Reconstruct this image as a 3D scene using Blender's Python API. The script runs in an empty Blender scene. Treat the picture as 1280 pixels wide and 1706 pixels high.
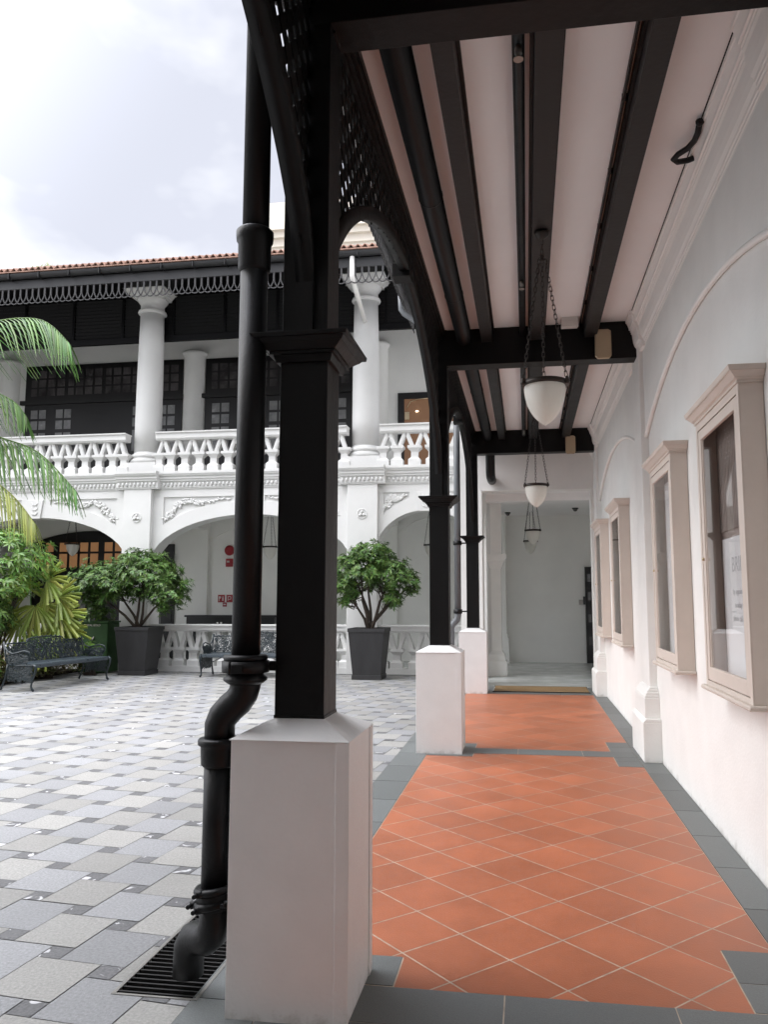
import bpy, bmesh, math, random
from mathutils import Vector, Matrix
random.seed(7)
R = math.radians; PI = math.pi
scn = bpy.context.scene
C = scn.collection

# ------------------------------------------------------------ camera
cam_d = bpy.data.cameras.new("camera"); cam = bpy.data.objects.new("camera", cam_d); C.objects.link(cam)
scn.camera = cam
cam_d.sensor_fit = 'HORIZONTAL'; cam_d.sensor_width = 36.0
cam_d.lens = 36.0 * 1300.6 / 1280.0
cam_d.shift_x = -37.4 / 1280.0
cam_d.clip_start = 0.05; cam_d.clip_end = 400
yaw, pitch, roll = -0.1516, 0.1125, -0.0007
F = Vector((math.sin(yaw) * math.cos(pitch), math.cos(yaw) * math.cos(pitch), math.sin(pitch)))
Rt = Vector((math.cos(yaw), -math.sin(yaw), 0)); U = Rt.cross(F)
Rt2 = math.cos(roll) * Rt + math.sin(roll) * U; U2 = -math.sin(roll) * Rt + math.cos(roll) * U
cam.matrix_world = Matrix(((Rt2.x, U2.x, -F.x, 0), (Rt2.y, U2.y, -F.y, 0), (Rt2.z, U2.z, -F.z, 1.55), (0, 0, 0, 1)))

# ------------------------------------------------------------ world: bright overcast with broken cloud
SUN_EL, SUN_AZ = R(42), R(254)          # azimuth measured clockwise from +Y
world = bpy.data.worlds.new("World"); scn.world = world; world.use_nodes = True
wt = world.node_tree; wn = wt.nodes; wl = wt.links
bg = wn['Background']; bg.inputs['Strength'].default_value = 0.1
sky = wn.new('ShaderNodeTexSky'); sky.sky_type = 'NISHITA'; sky.sun_disc = False
sky.sun_elevation = SUN_EL; sky.sun_rotation = SUN_AZ; sky.dust_density = 2.0
tc = wn.new('ShaderNodeTexCoord')
mp = wn.new('ShaderNodeMapping'); mp.inputs['Scale'].default_value = (1.0, 1.0, 1.9); mp.inputs['Location'].default_value = (3.3, 1.7, 0.2)
wl.new(tc.outputs['Generated'], mp.inputs['Vector'])
nz = wn.new('ShaderNodeTexNoise'); nz.inputs['Scale'].default_value = 2.6; nz.inputs['Detail'].default_value = 5; nz.inputs['Roughness'].default_value = 0.5
wl.new(mp.outputs['Vector'], nz.inputs['Vector'])
cr = wn.new('ShaderNodeValToRGB'); cr.color_ramp.elements[0].position = 0.42; cr.color_ramp.elements[0].color = (2.85, 2.93, 3.3, 1)
cr.color_ramp.elements[1].position = 0.64; cr.color_ramp.elements[1].color = (5.2, 5.2, 5.25, 1)
wl.new(nz.outputs['Fac'], cr.inputs['Fac'])
# overcast sky grows brighter towards the zenith
sp = wn.new('ShaderNodeSeparateXYZ'); wl.new(tc.outputs['Generated'], sp.inputs[0])
mr = wn.new('ShaderNodeMapRange'); mr.interpolation_type = 'SMOOTHSTEP'; mr.inputs['From Min'].default_value = 0.66; mr.inputs['From Max'].default_value = 1.0
mr.inputs['To Min'].default_value = 1.0; mr.inputs['To Max'].default_value = 8.6
wl.new(sp.outputs['Z'], mr.inputs['Value'])
# cloud glows around the hidden sun
dt = wn.new('ShaderNodeVectorMath'); dt.operation = 'DOT_PRODUCT'; wl.new(tc.outputs['Generated'], dt.inputs[0])
dt.inputs[1].default_value = (math.sin(SUN_AZ) * math.cos(SUN_EL), math.cos(SUN_AZ) * math.cos(SUN_EL), math.sin(SUN_EL))
gl = wn.new('ShaderNodeMapRange'); gl.interpolation_type = 'SMOOTHSTEP'; gl.inputs['From Min'].default_value = 0.45; gl.inputs['To Min'].default_value = 0.0; gl.inputs['To Max'].default_value = 2.4
wl.new(dt.outputs['Value'], gl.inputs['Value'])
ad = wn.new('ShaderNodeMath'); ad.operation = 'ADD'; wl.new(mr.outputs['Result'], ad.inputs[0]); wl.new(gl.outputs['Result'], ad.inputs[1])
vm = wn.new('ShaderNodeVectorMath'); vm.operation = 'SCALE'; wl.new(cr.outputs['Color'], vm.inputs[0]); wl.new(ad.outputs[0], vm.inputs['Scale'])
mx = wn.new('ShaderNodeMix'); mx.data_type = 'RGBA'; mx.inputs['Factor'].default_value = 0.95
wl.new(sky.outputs['Color'], mx.inputs['A']); wl.new(vm.outputs['Vector'], mx.inputs['B'])
wl.new(mx.outputs['Result'], bg.inputs['Color'])

sun_d = bpy.data.lights.new("sun", 'SUN'); sun_d.energy = 0.5; sun_d.angle = R(45); sun_d.color = (1, 0.97, 0.92)
sun = bpy.data.objects.new("sun", sun_d); C.objects.link(sun)
sd = Vector((math.sin(SUN_AZ) * math.cos(SUN_EL), math.cos(SUN_AZ) * math.cos(SUN_EL), math.sin(SUN_EL)))
sun.rotation_euler = sd.to_track_quat('Z', 'Y').to_euler(); sun.location = sd * 40

scn.view_settings.view_transform = 'Standard'; scn.view_settings.look = 'None'
scn.view_settings.exposure = 1.48; scn.view_settings.gamma = 1.0
scn.cycles.max_bounces = 10; scn.cycles.diffuse_bounces = 8; scn.cycles.glossy_bounces = 4; scn.cycles.transparent_max_bounces = 12
scn.cycles.use_denoising = True; scn.cycles.sample_clamp_indirect = 6.0

# ------------------------------------------------------------ materials
def mat(name, col, rough=0.6, var=0.0, vscale=3.0, bump=0.0, bscale=60.0, metal=0.0, col2=None, spec=0.5, stain=0.0, attr=None, amt=0.12, island=0.0, trans=0.0, streak=None, grime=0.0):
    m = bpy.data.materials.new(name); m.use_nodes = True
    t = m.node_tree; n = t.nodes; l = t.links; b = n['Principled BSDF']
    b.inputs['Roughness'].default_value = rough; b.inputs['Metallic'].default_value = metal
    b.inputs['Specular IOR Level'].default_value = spec
    c = (*col, 1.0); b.inputs['Base Color'].default_value = c
    co = n.new('ShaderNodeTexCoord'); last = None
    if var > 0 or col2:
        nt = n.new('ShaderNodeTexNoise'); nt.inputs['Scale'].default_value = vscale; nt.inputs['Detail'].default_value = 6; nt.inputs['Roughness'].default_value = 0.6
        if streak:
            ms = n.new('ShaderNodeMapping'); ms.inputs['Scale'].default_value = streak
            l.new(co.outputs['Object'], ms.inputs['Vector']); l.new(ms.outputs['Vector'], nt.inputs['Vector'])
        else: l.new(co.outputs['Object'], nt.inputs['Vector'])
        rp = n.new('ShaderNodeValToRGB'); l.new(nt.outputs['Fac'], rp.inputs['Fac'])
        rp.color_ramp.elements[0].position = 0.3; rp.color_ramp.elements[1].position = 0.7
        d = tuple(min(1, x * (1 - var)) for x in col) if col2 is None else col2
        u = tuple(min(1, x * (1 + var * 0.5)) for x in col) if col2 is None else col
        rp.color_ramp.elements[0].color = (*d, 1); rp.color_ramp.elements[1].color = (*u, 1)
        last = rp.outputs['Color']
        rr = n.new('ShaderNodeMapRange'); rr.inputs['To Min'].default_value = max(0.05, rough - 0.1); rr.inputs['To Max'].default_value = min(1, rough + 0.1)
        l.new(nt.outputs['Fac'], rr.inputs['Value']); l.new(rr.outputs['Result'], b.inputs['Roughness'])
    if attr or island:
        if attr:
            a = n.new('ShaderNodeAttribute'); a.attribute_name = attr; src = a.outputs['Fac']
        else:
            a = n.new('ShaderNodeNewGeometry'); src = a.outputs['Random Per Island']
        amt = island or amt
        hv = n.new('ShaderNodeMapRange'); hv.inputs['To Min'].default_value = 1 - amt; hv.inputs['To Max'].default_value = 1 + amt
        l.new(src, hv.inputs['Value'])
        hs = n.new('ShaderNodeHueSaturation'); l.new(hv.outputs['Result'], hs.inputs['Value'])
        if last: l.new(last, hs.inputs['Color'])
        else: hs.inputs['Color'].default_value = c
        if island:
            hh = n.new('ShaderNodeMapRange'); hh.inputs['To Min'].default_value = 0.47; hh.inputs['To Max'].default_value = 0.52
            wn_ = n.new('ShaderNodeTexWhiteNoise'); wn_.noise_dimensions = '1D'; l.new(src, wn_.inputs['W']); l.new(wn_.outputs['Value'], hh.inputs['Value'])
            l.new(hh.outputs['Result'], hs.inputs['Hue'])
        last = hs.outputs['Color']
    if stain > 0:      # broad weathering blotches
        ns = n.new('ShaderNodeTexNoise'); ns.inputs['Scale'].default_value = 0.8; ns.inputs['Detail'].default_value = 8; l.new(co.outputs['Object'], ns.inputs['Vector'])
        rs = n.new('ShaderNodeMapRange'); rs.inputs['From Min'].default_value = 0.45; rs.inputs['From Max'].default_value = 0.75; rs.inputs['To Max'].default_value = stain
        l.new(ns.outputs['Fac'], rs.inputs['Value'])
        mm = n.new('ShaderNodeMix'); mm.data_type = 'RGBA'; mm.inputs['B'].default_value = (col[0] * .55, col[1] * .55, col[2] * .5, 1)
        l.new(rs.outputs['Result'], mm.inputs['Factor'])
        if last: l.new(last, mm.inputs['A'])
        else: mm.inputs['A'].default_value = c
        last = mm.outputs['Result']
    if grime > 0:      # splash marks: irregular blotches close to the floor
        sx = n.new('ShaderNodeSeparateXYZ'); l.new(co.outputs['Object'], sx.inputs[0])
        ng = n.new('ShaderNodeTexNoise'); ng.inputs['Scale'].default_value = 9; ng.inputs['Detail'].default_value = 8; ng.inputs['Roughness'].default_value = .7; l.new(co.outputs['Object'], ng.inputs['Vector'])
        ma = n.new('ShaderNodeMath'); ma.operation = 'MULTIPLY_ADD'; ma.inputs[1].default_value = -3.0; ma.inputs[2].default_value = 0.12; l.new(sx.outputs['Z'], ma.inputs[0])
        mb_ = n.new('ShaderNodeMath'); mb_.operation = 'ADD'; l.new(ng.outputs['Fac'], mb_.inputs[0]); l.new(ma.outputs[0], mb_.inputs[1])
        rg = n.new('ShaderNodeMapRange'); rg.inputs['From Min'].default_value = 0.52; rg.inputs['From Max'].default_value = 0.72; rg.inputs['To Max'].default_value = grime; l.new(mb_.outputs[0], rg.inputs['Value'])
        mg = n.new('ShaderNodeMix'); mg.data_type = 'RGBA'; mg.inputs['B'].default_value = (0.28, 0.25, 0.21, 1); l.new(rg.outputs['Result'], mg.inputs['Factor'])
        if last: l.new(last, mg.inputs['A'])
        else: mg.inputs['A'].default_value = c
        last = mg.outputs['Result']
    if last: l.new(last, b.inputs['Base Color'])
    if bump > 0:
        nb = n.new('ShaderNodeTexNoise'); nb.inputs['Scale'].default_value = bscale; nb.inputs['Detail'].default_value = 4; l.new(co.outputs['Object'], nb.inputs['Vector'])
        bp = n.new('ShaderNodeBump'); bp.inputs['Strength'].default_value = bump; bp.inputs['Distance'].default_value = 0.01
        l.new(nb.outputs['Fac'], bp.inputs['Height']); l.new(bp.outputs['Normal'], b.inputs['Normal'])
    if trans > 0:
        tr = n.new('ShaderNodeBsdfTranslucent'); ms_ = n.new('ShaderNodeMixShader'); ms_.inputs['Fac'].default_value = trans
        if last: l.new(last, tr.inputs['Color'])
        else: tr.inputs['Color'].default_value = c
        l.new(b.outputs['BSDF'], ms_.inputs[1]); l.new(tr.outputs['BSDF'], ms_.inputs[2]); l.new(ms_.outputs[0], n['Material Output'].inputs['Surface'])
    return m

def emit(name, col, s):
    m = bpy.data.materials.new(name); m.use_nodes = True; n = m.node_tree.nodes; b = n['Principled BSDF']
    b.inputs['Base Color'].default_value = (*col, 1); b.inputs['Emission Color'].default_value = (*col, 1); b.inputs['Emission Strength'].default_value = s
    return m

def glass(name, tint=(1, 1, 1), refl=1.0):
    m = bpy.data.materials.new(name); m.use_nodes = True; t = m.node_tree; n = t.nodes; l = t.links
    n.remove(n['Principled BSDF'])
    g = n.new('ShaderNodeBsdfGlossy'); g.inputs['Roughness'].default_value = 0.02
    tr = n.new('ShaderNodeBsdfTransparent'); tr.inputs['Color'].default_value = (*tint, 1)
    lw = n.new('ShaderNodeFresnel'); lw.inputs['IOR'].default_value = 1.5 * refl
    mx_ = n.new('ShaderNodeMixShader'); gb = n.new('ShaderNodeNewGeometry'); iv = n.new('ShaderNodeMath'); iv.operation = 'SUBTRACT'; iv.inputs[0].default_value = 1.0
    l.new(gb.outputs['Backfacing'], iv.inputs[1]); ml = n.new('ShaderNodeMath'); ml.operation = 'MULTIPLY'; l.new(iv.outputs[0], ml.inputs[0]); l.new(lw.outputs['Fac'], ml.inputs[1])
    l.new(ml.outputs[0], mx_.inputs['Fac']); l.new(tr.outputs[0], mx_.inputs[1]); l.new(g.outputs[0], mx_.inputs[2])
    l.new(mx_.outputs[0], n['Material Output'].inputs['Surface'])
    return m

M = {}
M['white'] = mat('white_render', (0.80, 0.795, 0.775), 0.7, var=0.05, vscale=2.5, bump=0.2, bscale=45, stain=0.07, grime=0.35)
M['trim'] = mat('trim_paint', (0.88, 0.865, 0.84), 0.5, var=0.03, vscale=3)
M['facade'] = mat('facade_paint', (0.68, 0.68, 0.67), 0.7, var=0.05, vscale=1.5, bump=0.2, bscale=30, stain=0.10)
M['plinth'] = mat('plinth_paint', (0.72, 0.715, 0.71), 0.5, var=0.04, vscale=5, bump=0.14, bscale=55, stain=0.08, grime=0.55)
M['ceiling'] = mat('ceiling_paint', (0.85, 0.835, 0.83), 0.8, var=0.04, vscale=1.3, bump=0.08, bscale=30)
M['inner'] = mat('shaded_wall_paint', (0.84, 0.84, 0.81), 0.8, var=0.04, vscale=1.5, bump=0.15, bscale=40)
M['black'] = mat('black_timber_paint', (0.0025, 0.0024, 0.0026), 0.5, spec=0.25, var=0.3, vscale=6, bump=0.25, bscale=20, streak=(1, 1, 0.1))
M['joist'] = mat('joist_paint', (0.016, 0.0152, 0.015), 0.5, spec=0.3, var=0.2, vscale=5, bump=0.2, bscale=25)
M['iron'] = mat('cast_iron_paint', (0.0028, 0.0030, 0.0036), 0.45, spec=0.32, var=0.25, vscale=8, bump=0.12, bscale=70)
M['lampiron'] = mat('bronzed_iron', (0.035, 0.028, 0.024), 0.45, var=0.2, vscale=20, metal=0.5)
M['terra'] = mat('terracotta_tile', (0.37, 0.118, 0.054), 0.42, var=0.16, vscale=3, bump=0.12, bscale=120, attr='rnd', amt=0.12, stain=0.24)
M['grout'] = mat('sandy_grout', (0.47, 0.39, 0.31), 0.9, var=0.3, vscale=12)
M['granite'] = mat('grey_granite', (0.13, 0.14, 0.138), 0.5, var=0.25, vscale=160, bump=0.15, bscale=200, attr='rnd')
M['pav_b'] = mat('blue_grey_paver', (0.25, 0.254, 0.26), 0.6, var=0.32, vscale=75, bump=0.2, bscale=150, attr='rnd', amt=0.16, stain=0.25)
M['pav_c'] = mat('beige_grey_paver', (0.282, 0.278, 0.262), 0.6, var=0.32, vscale=75, bump=0.2, bscale=150, attr='rnd', amt=0.16, stain=0.28)
M['joint'] = mat('dark_joint', (0.16, 0.155, 0.145), 0.95, var=0.3, vscale=20)
M['marble'] = mat('pale_marble', (0.60, 0.62, 0.60), 0.22, var=0.1, vscale=2, col2=(0.48, 0.51, 0.49))
M['case'] = mat('putty_paint', (0.64, 0.565, 0.505), 0.45, var=0.05, vscale=6, bump=0.06, bscale=60)
M['caseback'] = mat('taupe_lining', (0.36, 0.30, 0.27), 0.8, var=0.1, vscale=8)
M['glass'] = glass('cabinet_glass', refl=1.35)
M['poster'] = mat('silver_card', (0.80, 0.80, 0.81), 0.5, var=0.05)
M['ink'] = mat('grey_print', (0.40, 0.395, 0.41), 0.7)
M['speaker'] = mat('tan_plastic', (0.42, 0.33, 0.22), 0.5, var=0.05)
M['cream'] = mat('cream_plastic', (0.70, 0.66, 0.62), 0.5)
M['coir'] = mat('coir_mat', (0.24, 0.15, 0.065), 0.95, var=0.35, vscale=60, bump=0.8, bscale=160)
M['shade'] = mat('opal_glass', (0.92, 0.91, 0.86), 0.22, var=0.04, vscale=6, trans=0.5, streak=(4, 4, 0.5))
M['planter'] = mat('charcoal_planter', (0.022, 0.0215, 0.023), 0.6, var=0.35, vscale=3, bump=0.15, bscale=40, streak=(2, 2, 0.4))
M['soil'] = mat('soil', (0.05, 0.035, 0.025), 1.0, var=0.4, vscale=20, bump=1, bscale=40)
M['bark'] = mat('dark_bark', (0.060, 0.045, 0.035), 0.9, var=0.4, vscale=20, bump=0.6, bscale=60)
M['leaf'] = mat('rhododendron_leaf', (0.075, 0.15, 0.032), 0.42, island=0.6, spec=0.4, trans=0.18)
M['leaf2'] = mat('shrub_leaf', (0.11, 0.22, 0.035), 0.42, island=0.4, trans=0.2)
M['fan'] = mat('yellow_green_fan', (0.27, 0.33, 0.06), 0.42, island=0.3, trans=0.3)
M['frond'] = mat('coconut_frond', (0.085, 0.18, 0.04), 0.45, island=0.45, spec=0.35, trans=0.25)
M['frondy'] = mat('yellowing_frond', (0.22, 0.26, 0.05), 0.45, island=0.35, trans=0.25)
M['ground'] = mat('ground_cover_leaf', (0.09, 0.14, 0.035), 0.5, col2=(0.15, 0.09, 0.04), var=0.3, vscale=3, island=0.4)
M['bench'] = mat('dark_green_iron', (0.015, 0.024, 0.029), 0.33, var=0.25, vscale=10)
M['benchseat'] = mat('painted_seat_slat', (0.045, 0.058, 0.07), 0.30, var=0.2, vscale=8)
M['tileroof'] = mat('clay_roof_tile', (0.36, 0.215, 0.165), 0.85, var=0.45, vscale=7, bump=0.4, bscale=60)
M['fascia'] = mat('charcoal_fascia', (0.020, 0.020, 0.022), 0.5, var=0.15, vscale=4)
M['fringe'] = mat('charcoal_fretwork', (0.045, 0.044, 0.046), 0.55)
M['louvre'] = mat('dark_louvre', (0.0035, 0.0034, 0.004), 0.45, spec=0.15, var=0.2, vscale=5)
M['winframe'] = mat('dark_window_timber', (0.004, 0.0035, 0.0038), 0.45)
M['pane'] = mat('dark_window_glass', (0.13, 0.12, 0.12), 0.15, var=0.5, vscale=1.3, col2=(0.03, 0.028, 0.03))
M['panel'] = mat('curtained_glass', (0.20, 0.20, 0.195), 0.25, var=0.4, vscale=3)
M['warm'] = emit('lit_amber_pane', (0.34, 0.17, 0.075), 0.16)
M['warmd'] = emit('lit_brown_room', (0.12, 0.062, 0.032), 0.3)
M['bulb'] = emit('downlight', (1.0, 0.86, 0.62), 3.0)
M['red'] = mat('signal_red', (0.32, 0.012, 0.02), 0.4)
M['signw'] = mat('sign_white', (0.7, 0.62, 0.62), 0.5)
M['green'] = mat('dark_green_bin', (0.022, 0.075, 0.016), 0.55, var=0.3, vscale=3)
M['steel'] = mat('dull_steel', (0.30, 0.29, 0.27), 0.4, metal=0.8)
M['swan'] = mat('white_pipe_paint', (0.78, 0.77, 0.74), 0.5)
M['greypipe'] = mat('grey_pipe_paint', (0.13, 0.14, 0.15), 0.4)
M['brass'] = mat('worn_brass', (0.55, 0.45, 0.3), 0.3, metal=0.9)
M['console'] = mat('black_lacquer', (0.01, 0.01, 0.011), 0.3)
M['bgwall'] = mat('far_cream_wall', (0.72, 0.68, 0.60), 0.8, var=0.06)

# dark small paver with pale quartz veins
def veined():
    m = mat('dark_veined_sett', (0.125, 0.125, 0.128), 0.6, var=0.45, vscale=70, attr='rnd')
    t = m.node_tree; n = t.nodes; l = t.links; b = n['Principled BSDF']
    src = b.inputs['Base Color'].links[0].from_socket
    co = n.new('ShaderNodeTexCoord'); ns = n.new('ShaderNodeTexNoise'); ns.inputs['Scale'].default_value = 8; ns.inputs['Detail'].default_value = 3; ns.inputs['Distortion'].default_value = 1.2
    l.new(co.outputs['Object'], ns.inputs['Vector'])
    rp = n.new('ShaderNodeValToRGB'); e = rp.color_ramp.elements
    e[0].position = 0.60; e[0].color = (0, 0, 0, 1); e[1].position = 0.64; e[1].color = (0.85, 0.85, 0.85, 1)
    l.new(ns.outputs['Fac'], rp.inputs['Fac'])
    mm = n.new('ShaderNodeMix'); mm.data_type = 'RGBA'; mm.inputs['B'].default_value = (0.55, 0.55, 0.56, 1)
    l.new(rp.outputs['Color'], mm.inputs['Factor']); l.new(src, mm.inputs['A']); l.new(mm.outputs['Result'], b.inputs['Base Color'])
    return m
M['sett'] = veined()

# ------------------------------------------------------------ mesh helpers
class MB:
    def __init__(s): s.v = []; s.f = []; s.m = []; s.sm = []; s.r = []; s.mi = 0; s.rn = 0.5
    def add(s, vs, fs, smooth=False):
        o = len(s.v); s.v += [tuple(p) for p in vs]
        for f in fs: s.f.append([i + o for i in f]); s.m.append(s.mi); s.sm.append(smooth); s.r.append(s.rn)
        return s
    def box(s, x0, x1, y0, y1, z0, z1):
        return s.add([(x0, y0, z0), (x1, y0, z0), (x1, y1, z0), (x0, y1, z0), (x0, y0, z1), (x1, y0, z1), (x1, y1, z1), (x0, y1, z1)],
                     [(0, 3, 2, 1), (4, 5, 6, 7), (0, 1, 5, 4), (1, 2, 6, 5), (2, 3, 7, 6), (3, 0, 4, 7)])
    def obox(s, p0, p1, w, h, up=(0, 0, 1)):      # box along a segment
        p0 = Vector(p0); p1 = Vector(p1); d = (p1 - p0).normalized(); a = d.cross(Vector(up)).normalized(); b = a.cross(d)
        vs = [p + a * sx * w / 2 + b * sz * h / 2 for p in (p0, p1) for sx, sz in ((-1, -1), (1, -1), (1, 1), (-1, 1))]
        return s.add(vs, [(0, 1, 2, 3), (7, 6, 5, 4), (0, 4, 5, 1), (1, 5, 6, 2), (2, 6, 7, 3), (3, 7, 4, 0)])
    def prism(s, prof, ax, a, b, smooth=False):   # profile in the other two axes, extruded along ax from a to b
        n = len(prof)
        def P(p, t):
            return {'x': (t, p[0], p[1]), 'y': (p[0], t, p[1]), 'z': (p[0], p[1], t)}[ax]
        vs = [P(p, a) for p in prof] + [P(p, b) for p in prof]
        s.add(vs, [(i, (i + 1) % n, n + (i + 1) % n, n + i) for i in range(n)], smooth)
        o = len(s.v) - 2 * n
        for f in (list(range(n))[::-1], list(range(n, 2 * n))):
            s.f.append([i + o for i in f]); s.m.append(s.mi); s.sm.append(False); s.r.append(s.rn)
        return s
    def frustum(s, cx, cy, z0, z1, a0, a1, b0=None, b1=None):
        b0 = a0 if b0 is None else b0; b1 = a1 if b1 is None else b1
        return s.add([(cx - a0, cy - b0, z0), (cx + a0, cy - b0, z0), (cx + a0, cy + b0, z0), (cx - a0, cy + b0, z0),
                      (cx - a1, cy - b1, z1), (cx + a1, cy - b1, z1), (cx + a1, cy + b1, z1), (cx - a1, cy + b1, z1)],
                     [(0, 3, 2, 1), (4, 5, 6, 7), (0, 1, 5, 4), (1, 2, 6, 5), (2, 3, 7, 6), (3, 0, 4, 7)])
    def lathe(s, cx, cy, prof, n=24, smooth=True, ph=0.0, sx=1, sy=1, cz=0, caps=True):
        vs = []
        for r, z in prof:
            for k in range(n):
                a = 2 * PI * k / n + ph; vs.append((cx + r * sx * math.cos(a), cy + r * sy * math.sin(a), z + cz))
        fs = []
        for i in range(len(prof) - 1):
            for k in range(n):
                fs.append((i * n + k, i * n + (k + 1) % n, (i + 1) * n + (k + 1) % n, (i + 1) * n + k))
        s.add(vs, fs, smooth)
        if not caps: return s
        o = len(s.v) - len(vs)
        for base, rev in ((0, True), ((len(prof) - 1) * n, False)):
            f = [o + base + k for k in range(n)]
            s.f.append(f[::-1] if rev else f); s.m.append(s.mi); s.sm.append(False); s.r.append(s.rn)
        return s
    def tube(s, pts, r, n=8, smooth=True, closed=False, flat=1.0):
        pts = [Vector(p) for p in pts]; N = len(pts)
        rs = r if isinstance(r, (list, tuple)) else [r] * N
        up = None; vs = []
        for i, p in enumerate(pts):
            if closed: d = pts[(i + 1) % N] - pts[i - 1]
            else: d = pts[min(i + 1, N - 1)] - pts[max(i - 1, 0)]
            if d.length < 1e-9: d = Vector((0, 0, 1))
            d.normalize()
            if up is None:
                up = Vector((0, 0, 1)) if abs(d.z) < 0.9 else Vector((0, 1, 0))
            a = d.cross(up)
            if a.length < 1e-6: a = d.cross(Vector((1, 0, 0)))
            a.normalize(); up = a.cross(d).normalized()
            for k in range(n):
                t = 2 * PI * (k + 0.5) / n; vs.append(p + (a * math.cos(t) + up * math.sin(t) * flat) * rs[i])
        fs = []
        for i in range(N if closed else N - 1):
            j = (i + 1) % N
            for k in range(n): fs.append((i * n + k, i * n + (k + 1) % n, j * n + (k + 1) % n, j * n + k))
        s.add(vs, fs, smooth)
        if not closed:
            o = len(s.v) - len(vs)
            s.f.append([o + k for k in range(n)][::-1]); s.f.append([o + (N - 1) * n + k for k in range(n)])
            s.m += [s.mi] * 2; s.sm += [False] * 2; s.r += [s.rn] * 2
        return s
    def build(s, name, mats, parent=None, loc=None, bevel=0.0, attr=False):
        me = bpy.data.meshes.new(name); me.from_pydata(s.v, [], s.f)
        if not isinstance(mats, (list, tuple)): mats = [mats]
        for m in mats: me.materials.append(M[m] if isinstance(m, str) else m)
        me.polygons.foreach_set('material_index', s.m); me.polygons.foreach_set('use_smooth', s.sm)
        if attr:
            at = me.attributes.new('rnd', 'FLOAT', 'FACE'); at.data.foreach_set('value', s.r)
        bm = bmesh.new(); bm.from_mesh(me); bmesh.ops.recalc_face_normals(bm, faces=bm.faces); bm.to_mesh(me); bm.free()
        me.update()
        o = bpy.data.objects.new(name, me); C.objects.link(o)
        if parent: o.parent = parent
        if loc: o.location = loc
        if bevel > 0:
            bv = o.modifiers.new('bevel', 'BEVEL'); bv.width = bevel; bv.segments = 2; bv.limit_method = 'ANGLE'; bv.angle_limit = R(40)
        return o

def tag(o, label=None, cat=None, group=None, kind=None):
    if label: o['label'] = label
    if cat: o['category'] = cat
    if group: o['group'] = group
    if kind: o['kind'] = kind
    return o
def empty(name, loc=(0, 0, 0), label=None, cat=None, group=None, kind=None, rz=0):
    o = bpy.data.objects.new(name, None); C.objects.link(o); o.location = loc; o.rotation_euler.z = rz; o.empty_display_size = 0.2
    return tag(o, label, cat, group, kind)
def copy_tree(o, parent=None):
    kids = [k for k in bpy.data.objects if k.parent == o]
    c = o.copy(); C.objects.link(c); c.parent = parent
    for k in kids: copy_tree(k, c)
    return c
def text_part(name, body, size, m, parent, loc, rot, depth=0.002):
    cu = bpy.data.curves.new(name, 'FONT'); cu.body = body; cu.size = size; cu.extrude = depth; cu.align_x = 'CENTER'; cu.align_y = 'CENTER'
    t = bpy.data.objects.new(name, cu); C.objects.link(t)
    dg = bpy.context.evaluated_depsgraph_get(); me = bpy.data.meshes.new_from_object(t.evaluated_get(dg))
    bpy.data.objects.remove(t); o = bpy.data.objects.new(name, me); C.objects.link(o)
    me.materials.clear(); me.materials.append(M[m]); o.parent = parent; o.location = loc; o.rotation_euler = rot
    return o
def arc(cx, cz, r, a0, a1, n): return [(cx + r * math.cos(a0 + (a1 - a0) * i / n), cz + r * math.sin(a0 + (a1 - a0) * i / n)) for i in range(n + 1)]

# ============================================================ GROUND
PC = [3.20, 8.345, 13.55]            # post centres along the walkway
XW = 1.235                           # gallery wall face
b = MB(); b.box(-60, 60, -40, 90, -0.6, -0.03)
tag(b.build('ground', 'joint'), kind='structure')

def clip(poly, x0, x1, y0, y1):
    def cut(P, f, g):
        out = []
        for i in range(len(P)):
            a, c = P[i], P[(i + 1) % len(P)]; fa, fc = f(a), f(c)
            if fa >= 0: out.append(a)
            if fa * fc < 0:
                t = fa / (fa - fc); out.append((a[0] + (c[0] - a[0]) * t, a[1] + (c[1] - a[1]) * t))
        return out
    for f in (lambda p: p[0] - x0, lambda p: x1 - p[0], lambda p: p[1] - y0, lambda p: y1 - p[1]):
        poly = cut(poly, f, None)
        if len(poly) < 3: return []
    return poly
def area(P): return abs(sum(P[i][0] * P[(i + 1) % len(P)][1] - P[(i + 1) % len(P)][0] * P[i][1] for i in range(len(P)))) / 2
# courtyard hopscotch paving: big pavers with a small dark sett at each corner
b = MB()
th = R(-5.3); ct, st = math.cos(th), math.sin(th)
A_, B_ = 0.327, 0.112; ox, oy = -1.95, 3.70
def rot(x, y): return (ox + x * ct - y * st, oy + x * st + y * ct)
GR = (-1.655, -1.30, 3.075, 4.42)     # drain grate opening
g = 0.0028
def lay(poly, z=0.0):
    P = clip(poly, -15.0, -1.325, -1.5, 16.4)
    if len(P) < 3: return
    gx0, gx1, gy0, gy1 = GR
    xs = [p[0] for p in P]; ys = [p[1] for p in P]
    if max(xs) > gx0 and max(ys) > gy0 and min(ys) < gy1:
        for rr in ((-15, gx0, -2, 17), (gx0, 0, -2, gy0), (gx0, 0, gy1, 17)):
            Q = clip(P, *rr)
            if len(Q) >= 3 and area(Q) > 1e-5: b.add([(q[0], q[1], z) for q in Q], [tuple(range(len(Q)))])
        return
    b.add([(q[0], q[1], z) for q in P], [tuple(range(len(P)))])
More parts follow.
